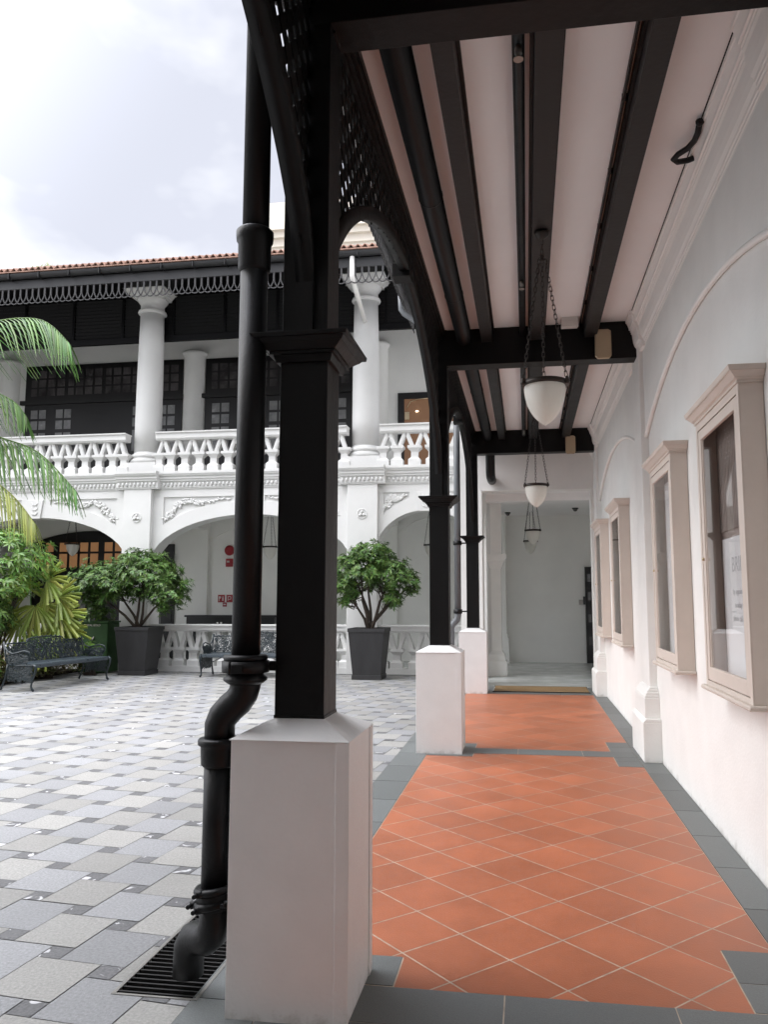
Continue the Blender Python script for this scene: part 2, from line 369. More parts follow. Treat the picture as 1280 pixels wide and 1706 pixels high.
for i in range(-42, 43):
    for j in range(-42, 43):
        px, py = -A_ * i + B_ * j, B_ * i + A_ * j
        X, Y = rot(px, py)
        if not (-15.6 < X < -0.9 and -2.2 < Y < 17): continue
        dz = random.uniform(-0.0012, 0.0012)
        b.rn = random.random(); b.mi = 2
        h = B_ / 2 - g
        lay([rot(px - h, py - h), rot(px + h, py - h), rot(px + h, py + h), rot(px - h, py + h)], dz)
        b.rn = random.random(); b.mi = (i + j + 1) % 2
        x0 = px + B_ / 2; y0 = py - B_ / 2
        lay([rot(x0 + g, y0 + g), rot(x0 + A_ - g, y0 + g), rot(x0 + A_ - g, y0 + A_ - g), rot(x0 + g, y0 + A_ - g)], dz)
tag(b.build('courtyard_paving', ['pav_b', 'pav_c', 'sett'], attr=True), kind='structure')
b = MB(); b.box(-15, GR[0], -1.5, 16.4, -0.03, -0.004); b.box(GR[0], -1.327, -1.5, GR[2], -0.03, -0.004); b.box(GR[0], -1.327, GR[3], 16.4, -0.03, -0.004)
tag(b.build('paving_bed', 'joint'), kind='structure')

# walkway floor
def notchR(y): return any(-0.60 < y - c < 0.64 for c in PC[:2]) or (y - PC[2] > -0.5)
rects = []      # terracotta rectangles (x0,x1,y0,y1)
XL, XR_ = -1.028, 1.058
segs = [(-6.0, 3.0)]
def bay(y0, y1, first_notch, last_notch):
    # y0..y1 tile field between two cross bands
    L0 = y0 + (0.265 if first_notch else 0); R0 = y0 + (0.54 if first_notch else 0)
    L1 = y1 - (0.17 if last_notch else 0); R1 = y1 - (0.45 if last_notch else 0)
    ys = sorted({y0, L0, R0, L1, R1, y1})
    for a, c in zip(ys[:-1], ys[1:]):
        m_ = (a + c) / 2
        xl = -0.56 if (m_ < L0 or m_ > L1) else XL
        xr = 0.828 if (m_ < R0 or m_ > R1) else XR_
        rects.append((xl, xr, a, c))
bay(-5.0, 3.02, False, True); bay(3.30, 8.20, True, True); bay(8.49, 13.36, True, False)
b = MB(); tb = MB()
dg_ = 0.236; gg = 0.0037
for i in range(-60, 60):
    for j in range(-60, 60):
        cx = 0.137 + (i + j) * dg_; cy = 4.79 + (i - j) * dg_ + dg_
        if not (-1.6 < cx < 1.6 and -5.6 < cy < 14): continue
        d = dg_ - gg * 1.414
        P = [(cx - d, cy), (cx, cy - d), (cx + d, cy), (cx, cy + d)]
        b.rn = random.random(); dz = random.uniform(-0.0003, 0.0004)
        for r_ in rects:
            Q = clip(P, r_[0] + 0.004, r_[1] - 0.004, r_[2], r_[3])
            if len(Q) >= 3 and area(Q) > 2e-5: b.add([(q[0], q[1], 0.0 + dz) for q in Q], [tuple(range(len(Q)))])
tag(b.build('terracotta_floor', 'terra', attr=True), kind='structure')
b = MB(); b.box(XL, XR_, -5, 13.4, -0.03, -0.0008)
tag(b.build('grout_bed', 'grout'), kind='structure')
# granite edging: slabs
b = MB()
def slab(x0, x1, y0, y1, gp=0.003):
    b.rn = random.random(); z = 0.001 + random.uniform(0, 0.0008)
    b.box(x0 + gp, x1 - gp, y0 + gp, y1 - gp, -0.02, z)
y = -5.0 - 0.05
while y < 14.5:
    y2 = min(y + 0.627, 14.5)
    slab(-1.325, XL, y, y2); slab(XR_, 1.262, y, y2)
    y = y2
for (a, c) in ((3.02, 3.30), (8.20, 8.49), (13.36, 13.62)):
    xs = [-1.028, -0.76, -0.112, 0.537, 1.058]
    for x0, x1 in zip(xs[:-1], xs[1:]): slab(x0, x1, a, c)
for y0 in (3.02, 8.20):
    slab(-1.028, -0.56, y0 - 0.17, y0); slab(-1.028, -0.56, y0 + 0.285, y0 + 0.55)
    slab(0.828, 1.058, y0 - 0.45, y0 - 0.2); slab(0.828, 1.058, y0 - 0.2, y0); slab(0.828, 1.058, y0 + 0.285, y0 + 0.52); slab(0.828, 1.058, y0 + 0.52, y0 + 0.83)
slab(-1.028, -0.6, 13.62, 14.5); slab(1.03, 1.058, 13.62, 14.5)
tag(b.build('granite_edging', 'granite', attr=True), kind='structure')
b = MB(); b.box(-0.6, 1.03, 13.62, 14.5, -0.03, -0.004); b.box(-1.2, 3.0, 14.5, 16.4, -0.03, 0.0); b.box(-16.5, 3.0, 16.4, 20.4, -0.03, 0.0)
tag(b.build('marble_floor', 'marble'), kind='structure')

# ============================================================ TIMBER POSTS
def make_post(cy, label):
    t = empty('timber_post', (-0.91, cy, 0), label, 'post', 'black timber posts on white plinths along the walkway')
    b = MB(); h = 0.232
    b.frustum(0, 0, -0.01, 1.012, h, h)
    b.frustum(0, 0, 1.012, 1.016, h + 0.006, h + 0.006); b.frustum(0, 0, 1.016, 1.083, h + 0.006, 0.100)
    # proud corner strips
    b.box(0.185, h + 0.006, -h - 0.005, -h + 0.01, -0.005, 1.0118)
    b.box(h - 0.01, h + 0.005, 0.175, h + 0.002, -0.005, 1.0118)
    b.build('plinth', 'plinth', t, bevel=0.003)
    b = MB(); b.frustum(0, 0, 1.07, 2.57, 0.1025, 0.1025); b.frustum(0, 0, 2.64, 4.49, 0.0985, 0.0985); b.frustum(0, 0, 1.078, 1.094, 0.1055, 0.1055)
    b.build('shaft', 'black', t, bevel=0.004)
    b = MB()
    for z0, z1, a0, a1 in ((2.545, 2.575, 0.118, 0.128), (2.575, 2.59, 0.140, 0.140), (2.59, 2.615, 0.145, 0.176), (2.615, 2.632, 0.178, 0.192), (2.632, 2.650, 0.205, 0.208)):
        b.frustum(0, 0, z0, z1, a0, a1)
    b.build('capital', 'black', t, bevel=0.002)
    return t
make_post(PC[0], 'nearest and largest black timber post on a white plinth beside the drain grate')
make_post(PC[1], 'second black timber post on a white plinth halfway along the tiled walkway')
make_post(PC[2], 'farthest black timber post on a white plinth in front of the end wall')

# ============================================================ WALKWAY ROOF
t = empty('walkway_roof', (0, 5, 4.5), 'white walkway ceiling with black beams joists and lattice arches overhead', 'roof')
def rel(mb, name, m, parent=t, **k):
    o = mb.build(name, m, parent, **k); o.location = tuple(-c for c in parent.location); return o
b = MB(); b.box(-1.0, 1.30, -6, 14.5, 4.49, 4.62); rel(b, 'ceiling', 'ceiling')
for c in [-1.95] + PC:
    b = MB(); b.box(-1.012, 1.192, c - 0.1, c + 0.1, 4.085, 4.47); b.box(-1.012, 1.13, c - 0.085, c + 0.085, 4.47, 4.4895)
    b.box(-0.88, -0.80, c - 0.05, c + 0.05, 4.076, 4.086)
    b.lathe(-0.84, c, [(0.014, 4.066), (0.014, 4.077)], 8, smooth=False)
    rel(b, 'beam', 'black', bevel=0.004)
for y0, y1 in ((-6, -2.05), (-1.85, PC[0] - .1), (PC[0] + .1, PC[1] - .1), (PC[1] + .1, PC[2] - .1), (PC[2] + .1, 14.5)):
    for x0, x1 in ((-0.432, -0.318), (0.09, 0.235), (0.655, 0.785)):
        b = MB(); b.box(x0, x1, y0, y1, 4.325, 4.4895); rel(b, 'joist', 'joist', bevel=0.003)
    b = MB(); b.box(-0.316, -0.296, y0, y1, 4.45, 4.4895); b.box(0.068, 0.088, y0, y1, 4.40, 4.4895); b.box(0.237, 0.252, y0, y1, 4.45, 4.4895)
    b.box(0.607, 0.621, y0, y1, 4.445, 4.4895); b.box(0.635, 0.653, y0, y1, 4.42, 4.4895)
    for k in range(int((y1 - y0) / 0.8)): b.box(0.604, 0.654, y0 + .3 + k * .8, y0 + .312 + k * .8, 4.447, 4.4895)
    b.box(1.1125, 1.1183, y0, y1, 4.483, 4.4895)
    rel(b, 'cable_batten', 'black')
    b = MB(); b.box(-0.985, -0.86, y0, y1, 4.375, 4.4895); b.box(-0.86, -0.843, y0, y1, 4.40, 4.4895); b.box(-0.843, -0.83, y0, y1, 4.44, 4.4895)
    b.box(-0.955, -0.885, y0, y1, 4.36, 4.376)
    rel(b, 'edge_beam', 'black', bevel=0.002)
# lattice arches
def archz(tn, z0=2.78, h=1.35): return z0 + h * max(0.0, 1 - abs(tn) ** 1.8) ** 0.6
def lattice_arch(ya, yb):
    c = (ya + yb) / 2; a = (yb - ya) / 2
    b = MB(); N = 64
    ts = [-math.cos(PI * i / N) for i in range(N + 1)]
    inner = [(c + a * q, archz(q)) for q in ts]
    outer = []
    for i, (y_, z_) in enumerate(inner):
        j0, j1 = max(i - 1, 0), min(i + 1, N); dy = inner[j1][0] - inner[j0][0]; dz = inner[j1][1] - inner[j0][1]; L = math.hypot(dy, dz)
        outer.append((min(max(y_ - dz / L * 0.075 * (1), ya), yb), z_ + dy / L * 0.075))
    x0, x1 = -0.945, -0.868
    vs = []; fs = []
    for i in range(N + 1):
        (y0, z0), (y1, z1) = inner[i], outer[i]
        vs += [(x0, y0, z0), (x1, y0, z0), (x1, y1, z1), (x0, y1, z1)]
    for i in range(N):
        for k in range(4): fs.append((4 * i + k, 4 * i + (k + 1) % 4, 4 * i + 4 + (k + 1) % 4, 4 * i + 4 + k))
    b.add(vs, fs, True)
    # straight legs down to the capital
    b.box(x0 + .002, x1 - .002, ya - .001, ya + 0.022, 2.655, 2.90); b.box(x0 + .002, x1 - .002, yb - 0.022, yb + .001, 2.655, 2.90)
    b.box(-1.0, -0.865, c + 0.05, c + 0.20, 4.085, 4.19)
    rel(b, 'arch_rib', 'black')
    # lattice laths, clipped between rib and edge beam, in two layers
    def inside(y_, z_):
        q = (y_ - c) / a
        return abs(q) < 1 and z_ > archz(q) + 0.02 and z_ < 4.41
    b = MB(); p = 0.106; w = 0.061
    for sgn, xa, xb in ((1, -0.915, -0.9095), (-1, -0.909, -0.9035)):
        k = -80
        while k < 80:
            # line: z - zc = sgn*(y - c) + k*p*sqrt2
            off = k * p * 1.4142; run = None; s_ = -a - 0.3; step = 0.02
            while s_ < a + 0.3:
                y_ = c + s_; z_ = 3.5 + sgn * s_ + off
                if inside(y_, z_):
                    if run is None: run = s_
                    end = s_
                elif run is not None:
                    if end - run > 0.03:
                        P0 = (0, c + run - .01, 3.5 + sgn * (run - .01) + off); P1 = (0, c + end + .01, 3.5 + sgn * (end + .01) + off)
                        hw = w / 2 * 0.7071
                        # parallelogram lath
                        y0_, z0_, y1_, z1_ = P0[1], P0[2], P1[1], P1[2]
                        prof = [(y0_ + sgn * hw, z0_ - hw), (y1_ + sgn * hw, z1_ - hw), (y1_ - sgn * hw, z1_ + hw), (y0_ - sgn * hw, z0_ + hw)]
                        b.prism(prof, 'x', xa, xb)
                    run = None
                s_ += step
            k += 1
    rel(b, 'lattice', 'black')
for y0, y1 in ((-1.85, PC[0] - .1), (PC[0] + .1, PC[1] - .1), (PC[1] + .1, PC[2] - .1)): lattice_arch(y0, y1)
# upper gallery over the walkway: soffit, roof slope, eave with fretwork fringe
b = MB(); b.prism([(-2.16, 7.28), (-1.9, 7.16), (1.3, 8.3), (1.3, 8.55)], 'y', -6, 14.9); rel(b, 'roof_slope', 'facade')
b = MB(); b.prism([(-2.24, 7.32), (-2.18, 7.12), (-2.06, 7.12), (-2.06, 7.30)], 'y', -6, 14.9); rel(b, 'eave_gutter', 'fascia')
def fringe(b, P, n, pitch, zt, zb, th_):
    # P(s) -> base xy along the run; slats with hanging pointed loops
    zm = zb + (zt - zb) * 0.52
    for i in range(n):
        s0 = i * pitch; x, y = P(s0); b.obox((x, y, zt), (x, y, zm - 0.02), 0.042, th_, up=(P(1)[0] - P(0)[0], P(1)[1] - P(0)[1], 0)) if False else None
        a = P(s0 - 0.019); c_ = P(s0 + 0.019)
        dx, dy = (P(1)[0] - P(0)[0]), (P(1)[1] - P(0)[1]); nx, ny = -dy * th_ / 2, dx * th_ / 2
        b.add([(a[0] - nx, a[1] - ny, zm), (c_[0] - nx, c_[1] - ny, zm), (c_[0] + nx, c_[1] + ny, zm), (a[0] + nx, a[1] + ny, zm),
               (a[0] - nx, a[1] - ny, zt), (c_[0] - nx, c_[1] - ny, zt), (c_[0] + nx, c_[1] + ny, zt), (a[0] + nx, a[1] + ny, zt)],
              [(0, 3, 2, 1), (4, 5, 6, 7), (0, 1, 5, 4), (1, 2, 6, 5), (2, 3, 7, 6), (3, 0, 4, 7)])
        for sg in (1, -1):
            pts = []
            for q in range(7):
                u = q / 6 * PI / 2; ss = s0 + sg * (0.006 + (pitch - 0.006) * (1 - math.cos(u)) ** 0.9); zz = zm + 0.03 - (zm + 0.03 - zb) * math.sin(u)
                x, y = P(ss); pts.append((x, y, zz))
            b.tube(pts, 0.0145, 4, smooth=False)
b = MB(); fringe(b, lambda s: (-2.1, 1.0 + s), 92, 0.15, 7.15, 6.80, 0.025); rel(b, 'fretwork_fringe', 'fringe')

# ============================================================ OVERHEAD PIPES, SPEAKERS, SMALL FIXINGS
def clampring(b, x, y, z, r, ax='z', h=0.05):
    if ax == 'z': b.lathe(x, y, [(r, z - h / 2), (r + 0.012, z - h / 2 + 0.005), (r + 0.012, z + h / 2 - 0.005), (r, z + h / 2)], 20)
b = MB(); b.tube([(-0.62, -6, 4.385), (-0.62, 13.7, 4.385), (-0.61, 13.82, 4.36), (-0.60, 13.9, 4.28), (-0.60, 13.92, 3.9), (-0.60, 13.96, 3.82), (-0.60, 14.06, 3.77), (-0.60, 14.52, 3.77)], 0.084, 20)
o = b.build('overhead_drain_pipe', 'iron'); tag(o, 'thick black pipe running under the ceiling and elbowing into the end wall', 'pipe')
b = MB()
for yy in (5.2, 7.0, 10.4, 12.6):
    pts = [(-0.62 + 0.083 * math.cos(a), yy, 4.385 + 0.083 * math.sin(a)) for a in [PI * 2 * i / 20 for i in range(20)]]; b.tube(pts, 0.006, 6, closed=True)
b.build('pipe_collar', 'iron', o)
o = MB().tube([(0.008, -6, 4.40), (0.008, 14.5, 4.40)], 0.034, 14).build('sprinkler_pipe', 'iron'); tag(o, 'thin black sprinkler pipe along the ceiling left of the lamp joist', 'pipe')
for yy in (3.75, 6.75, 9.9, 12.9):
    b = MB(); b.lathe(0.008, yy, [(0.014, 4.37), (0.020, 4.345), (0.020, 4.325), (0.012, 4.32), (0.012, 4.30), (0.026, 4.298), (0.026, 4.293)], 12); b.build('sprinkler_head', 'steel', o)
def speaker(x, y, z, label):
    t = empty('wall_speaker', (x, y, z), label, 'speaker', 'tan speakers hung on the black cross beams')
    w, h = 0.083, 0.155
    prof = [(-w + .025, -h), (w - .025, -h), (w, -h + .03), (w, h - .02), (w - .03, h), (-w + .03, h), (-w, h - .02), (-w, -h + .03)]
    b = MB(); b.prism(prof, 'y', -0.052, 0.0); b.build('cabinet', 'speaker', t, bevel=0.006)
    b = MB(); b.prism([(p[0] * .88, p[1] * .9) for p in prof], 'y', -0.058, -0.053); b.build('grille', 'caseback' if False else 'speaker', t)
    b = MB(); b.box(-0.02, 0.02, 0.0, 0.03, -0.03, 0.03); b.build('bracket', 'black', t)
    return t
speaker(0.845, PC[1] - 0.13, 4.225, 'larger nearer tan speaker box on the second black cross beam')
speaker(0.79, PC[2] - 0.13, 4.185, 'smaller farther tan speaker box on the third black cross beam')
t = empty('junction_box', (0.50, 8.12, 4.44), 'cream square junction box on the ceiling beside the second beam', 'junction box')
b = MB(); b.box(-0.085, 0.085, -0.075, 0.075, -0.03, 0.05); b.build('box_body', 'cream', t, bevel=0.006)
b = MB(); b.box(-0.088, 0.088, -0.079, -0.03, -0.055, 0.01); b.build('box_lid', 'cream', t, bevel=0.006)
b = MB(); b.tube([(1.099, 4.69, 4.45), (1.107, 4.79, 4.44), (1.10, 4.86, 4.43), (1.071, 4.92, 4.42), (1.02, 4.965, 4.41), (0.998, 5.003, 4.40), (1.03, 5.04, 4.40), (1.10, 5.065, 4.42), (1.15, 5.07, 4.44)], 0.019, 12)
o = b.build('cable_loop', 'iron'); tag(o, 'thick black cable loop poking out above the right wall cornice', 'cable')
MB().tube([(1.099, 4.675, 4.452), (1.099, 4.69, 4.45), (1.10, 4.71, 4.448)], [0.015, 0.027, 0.020], 10).build('cable_end', 'iron', o)

# ============================================================ PENDANT LAMPS
def pendant(label, group):
    t = empty('pendant_lamp', (0, 0, 0), label, 'pendant lamp', group)
    # local z=0 is the ceiling fixing; ring at -1.17
    b = MB(); b.lathe(0, 0, [(0.052, 0.0), (0.058, -0.012), (0.05, -0.03), (0.03, -0.05), (0.012, -0.062)], 20); b.build('ceiling_rose', 'lampiron', t)
    zr = -1.19; zt = -0.225
    b = MB()
    def link(p, d, up, L=0.042, w=0.0115, r=0.0028):
        d = d.normalized(); a = d.cross(up).normalized()
        pts = [p + d * (L / 2 - w) * (1 if math.sin(q) >= 0 else -1) + d * w * math.sin(q) + a * w * math.cos(q) for q in [2 * PI * i / 10 for i in range(10)]]
        b.tube(pts, r, 5, closed=True)
    def chain(p0, p1):
        p0 = Vector(p0); p1 = Vector(p1); d = p1 - p0; n = max(2, int(d.length / 0.037))
        for i in range(n):
            link(p0 + d * (i + .5) / n, d, Vector((1, .3, 0.1)) if i % 2 else Vector((-.3, 1, 0.1)), L=d.length / n * 1.28)
    chain((0, 0, -0.055), (0, 0, -0.19))
    b.build('chain', 'lampiron', t)
    b = MB(); b.lathe(0, 0, [(0.006, -0.18), (0.019, -0.192), (0.019, -0.205), (0.008, -0.215), (0.03, -0.222), (0.03, -0.228), (0.006, -0.23)], 14); b.build('chain_hub', 'lampiron', t)
    for k in range(3):
        a = R(90 + 120 * k); b = MB(); chain((0.026 * math.cos(a), 0.026 * math.sin(a), zt), (0.178 * math.cos(a), 0.178 * math.sin(a), zr + 0.035)); b.build('chain', 'lampiron', t)
    b = MB()
    b.lathe(0, 0, [(0.150, zr - 0.012), (0.166, zr - 0.016), (0.176, zr - 0.004), (0.176, zr + 0.008), (0.168, zr + 0.014), (0.168, zr + 0.022), (0.150, zr + 0.02)], 40)
    for k in range(3):
        a = R(90 + 120 * k); b.lathe(0.182 * math.cos(a), 0.182 * math.sin(a), [(0.010, zr - 0.02), (0.020, zr - 0.012), (0.020, zr + 0.008), (0.012, zr + 0.02), (0.012, zr + 0.03), (0.004, zr + 0.038)], 10)
    b.build('ring', 'lampiron', t)
    b = MB(); prof = [(0.148, zr - 0.004)]
    for i in range(1, 15):
        u = i / 14; r = 0.150 * (1 - u ** 2.3) ** 0.72 + 0.004 * (1 - u); prof.append((max(r, 0.003), zr - 0.004 - 0.30 * u))
    b.lathe(0, 0, prof, 40, caps=False); b.build('shade', 'shade', t)
    return t
L0 = pendant('largest nearest white opal pendant lamp on three long chains', 'white opal pendant lamps on chains'); L0.location = (0.162, 5.74, 4.325)
for (x, y, z, lb) in ((0.162, 10.95, 4.325, 'second white opal pendant lamp hanging between the second and third beams'),
                      (0.165, 16.9, 4.22, 'third white opal pendant lamp hanging inside the marble floored passage'),
                      (0.12, 19.2, 4.16, 'smallest farthest white opal pendant lamp near the passage back wall'),
                      (-11.38, 18.3, 4.16, 'white pendant lamp in front of the amber fanlight under the left arch'),
                      (-6.16, 18.3, 4.03, 'pendant lamp under the middle facade arch beside the thick downpipe'),
                      (-2.2, 18.3, 4.03, 'pendant lamp under the narrow right facade arch behind the second post')):
    c = copy_tree(L0); c.location = (x, y, z); c['label'] = lb; c.rotation_euler.z = random.uniform(-.15, .15)

# ============================================================ GALLERY WALL (right)
t = empty('gallery_wall', (1.25, 5, 0), 'long white right-hand wall with shallow blind arches and a moulded cornice', 'wall')
b = MB(); b.box(1.265, 1.7, -6, 14.495, -0.02, 4.489); b.box(1.302, 1.7, -6, 14.495, 4.489, 8.2); rel(b, 'wall_face', 'white', t)
bounds = [-7.1, -1.95] + PC + [14.9]
def arch_panel(c, h0, z_s=3.22, rise=0.44, ya=None, yb=None):
    Rr = (h0 * h0 + rise * rise) / (2 * rise); prof = []
    for i in range(41):
        q = -h0 + 2 * h0 * i / 40; prof.append((c + q, z_s + rise - Rr + math.sqrt(Rr * Rr - q * q)))
    return prof
for c0, c1 in zip(PC[:2] + [], PC[1:3]):
    pass
for c0, c1 in ((-1.95, PC[0]), (PC[0], PC[1]), (PC[1], PC[2])):
    c = (c0 + c1) / 2 + 0.03; h0 = (c1 - c0) / 2 - 0.235
    P = arch_panel(c, h0)
    prof = P + [(c + h0, 4.489), (c - h0, 4.489)]
    b = MB(); b.prism(prof, 'x', XW, 1.266); ba = rel(b, 'blind_arch', 'white', t, bevel=0.004)
    b = MB(); b.tube([(1.243, p[0], p[1] - 0.004) for p in P], 0.021, 8); b.build('arch_bead', 'trim', ba)
for c in [-1.95] + PC:
    c = c + 0.03; y0, y1 = c - 0.235, c + 0.235
    b = MB(); b.box(1.190, 1.266, y0, y1, 0, 4.40)
    p = rel(b, 'pilaster', 'white', t, bevel=0.006)
    b = MB(); e = 0.12
    b.box(1.092, 1.2655, y0 - e - .05, y1 + e + .06, 0, 0.375)
    b.prism([(1.092, 0.375), (1.2652, 0.375), (1.2652, 0.41), (1.125, 0.41)], 'y', y0 - e - .05, y1 + e + .06)
    b.box(1.122, 1.265, y0 - e + 0.01, y1 + e, 0.41, 0.60)
    for z0, z1, x0, x1, e0 in ((0.60, 0.625, 1.122, 1.130, 0.105), (0.625, 0.655, 1.130, 1.150, 0.095), (0.655, 0.685, 1.145, 1.170, 0.075), (0.685, 0.70, 1.172, 1.186, 0.045)):
        b.prism([(x0, z0), (1.2648, z0), (1.2648, z1), (x1, z1)], 'y', y0 - e0, y1 + e0)
    o = b.build('pilaster_base', 'white', p, bevel=0.006)
def cornprof(dx=0.0):
    P = [(1.1185, 4.4885), (1.1185, 4.452), (1.128, 4.449), (1.138, 4.425), (1.147, 4.40), (1.149, 4.376), (1.162, 4.373), (1.162, 4.355), (1.171, 4.352), (1.169, 4.336), (1.180, 4.322), (1.183, 4.28), (1.190, 4.235), (1.203, 4.195), (1.218, 4.176),
         (1.222, 4.158), (1.229, 4.155), (1.229, 4.134), (1.2345, 4.130), (1.2345, 4.112)]
    return [(x - dx, z) for x, z in P] + [(1.262, 4.112), (1.262, 4.4885)]
ys = [-6]
b = MB(); b.prism(cornprof(), 'y', -6, 14.49); 
for c in [-1.95] + PC: b.prism(cornprof(0.03), 'y', c - 0.40, c + 0.72)
rel(b, 'cornice', 'trim', t)

# ============================================================ DISPLAY CASES
def make_case(yc, w, label, posterkind=0):
    t = empty('display_case', (1.262, yc, 0), label, 'display case', 'putty coloured glazed display cases on the right wall')
    h = w / 2; z0, z1 = 1.015, 2.70; xf = -0.123          # front plane (local x)
    b = MB()
    b.box(xf, 0.0, -h, -h + 0.03, z0, z1); b.box(xf, 0.0, h - 0.03, h, z0, z1)
    b.box(xf, 0.0, -h + .03, h - .03, z1 - 0.03, z1); b.box(xf, 0.0, -h + .03, h - .03, z0, z0 + 0.03)
    # outer face frame
    b.box(xf - 0.006, xf, -h, -h + 0.045, z0, z1); b.box(xf - 0.006, xf, h - 0.045, h, z0, z1)
    b.box(xf - 0.006, xf, -h + .045, h - .045, z1 - 0.05, z1); b.box(xf - 0.006, xf, -h + .045, h - .045, z0, z0 + 0.03)
    b.build('carcass', 'case', t, bevel=0.002)
    b = MB(); b.box(-0.008, 0.0, -h + .03, h - .03, z0 + .03, z1 - .03); b.build('lining', 'caseback', t)
    b = MB()   # door frame, hung in the opening
    a0, a1, c0, c1 = -h + 0.051, h - 0.051, z0 + 0.036, z1 - 0.056; s = 0.062; x0, x1 = xf - 0.004, xf + 0.018
    b.box(x0, x1, a0, a0 + s, c0, c1); b.box(x0, x1, a1 - s, a1, c0, c1); b.box(x0, x1, a0 + s, a1 - s, c0, c0 + s + .02); b.box(x0, x1, a0 + s, a1 - s, c1 - s, c1)
    for (p, q, u, v) in ((a0 + s, a0 + s + .01, c0 + s + .02, c1 - s), (a1 - s - .01, a1 - s, c0 + s + .02, c1 - s)): b.box(x0 + .008, x1, p, q, u, v)
    d = b.build('door', 'case', t, bevel=0.003)
    b = MB(); b.box(xf + 0.006, xf + 0.010, a0 + s, a1 - s, c0 + s + .02, c1 - s); b.build('pane', 'glass', d)
    b = MB(); b.lathe(xf - 0.01, a1 - 0.03, [(0.006, 1.80), (0.010, 1.805), (0.010, 1.815), (0.006, 1.82)], 10); b.build('knob', 'brass', d)
    # cornice: three sides
    b = MB()
    def tier(za, zb, e0, e1):
        b.add([(xf - e0, -h - e0, za), (0, -h - e0, za), (0, h + e0, za), (xf - e0, h + e0, za), (xf - e1, -h - e1, zb), (0, -h - e1, zb), (0, h + e1, zb), (xf - e1, h + e1, zb)],
              [(0, 3, 2, 1), (4, 5, 6, 7), (0, 1, 5, 4), (1, 2, 6, 5), (2, 3, 7, 6), (3, 0, 4, 7)])
    tier(2.70, 2.712, 0.014, 0.014); tier(2.712, 2.722, 0.010, 0.022); tier(2.722, 2.728, 0.026, 0.026); tier(2.728, 2.755, 0.028, 0.052); tier(2.755, 2.762, 0.058, 0.058); tier(2.762, 2.785, 0.060, 0.066)
    b.build('cornice', 'case', t)
    b = MB(); tier(1.0, 1.015, 0.036, 0.030); tier(0.988, 1.0, 0.032, 0.036); b.build('sill', 'case', t, bevel=0.005)
    if posterkind == 1:
        b = MB(); n = 26; yy = -h + 0.05; ww = (w - .1) / n
        for i in range(n): b.box(-0.020, -0.009, yy + i * ww, yy + i * ww + ww * 0.62, 1.98, 2.62)
        b.build('pleated_curtain', 'caseback', t)
        b = MB(); b.box(-0.018, -0.010, -h + 0.10, h - 0.10, 1.09, 1.93); p = b.build('notice', 'poster', t)
        text_part('notice_title', 'BRIDAL', 0.13, 'ink', p, (-0.0185, 0, 1.76), (PI / 2, 0, -PI / 2), 0.0005)
        for k, s_ in enumerate(('by appointment only', 'monday to sunday', 'please call at the lobby')): text_part('notice_line', s_, 0.05, 'ink', p, (-0.0185, 0, 1.60 - k * .08), (PI / 2, 0, -PI / 2), 0.0005)
    else:
        b = MB(); b.box(-0.018, -0.010, -h + 0.08, h - 0.08, 1.10, 2.58); b.build('notice', 'poster', t)
    return t
make_case(4.805, 1.05, 'nearest display case at the right edge with a brown curtain above a silver notice', 1)
make_case(6.80, 1.02, 'second display case from the camera just before the second pilaster')
make_case(10.30, 1.05, 'third display case just beyond the second pilaster')
make_case(12.75, 1.05, 'farthest and smallest display case close to the end wall')

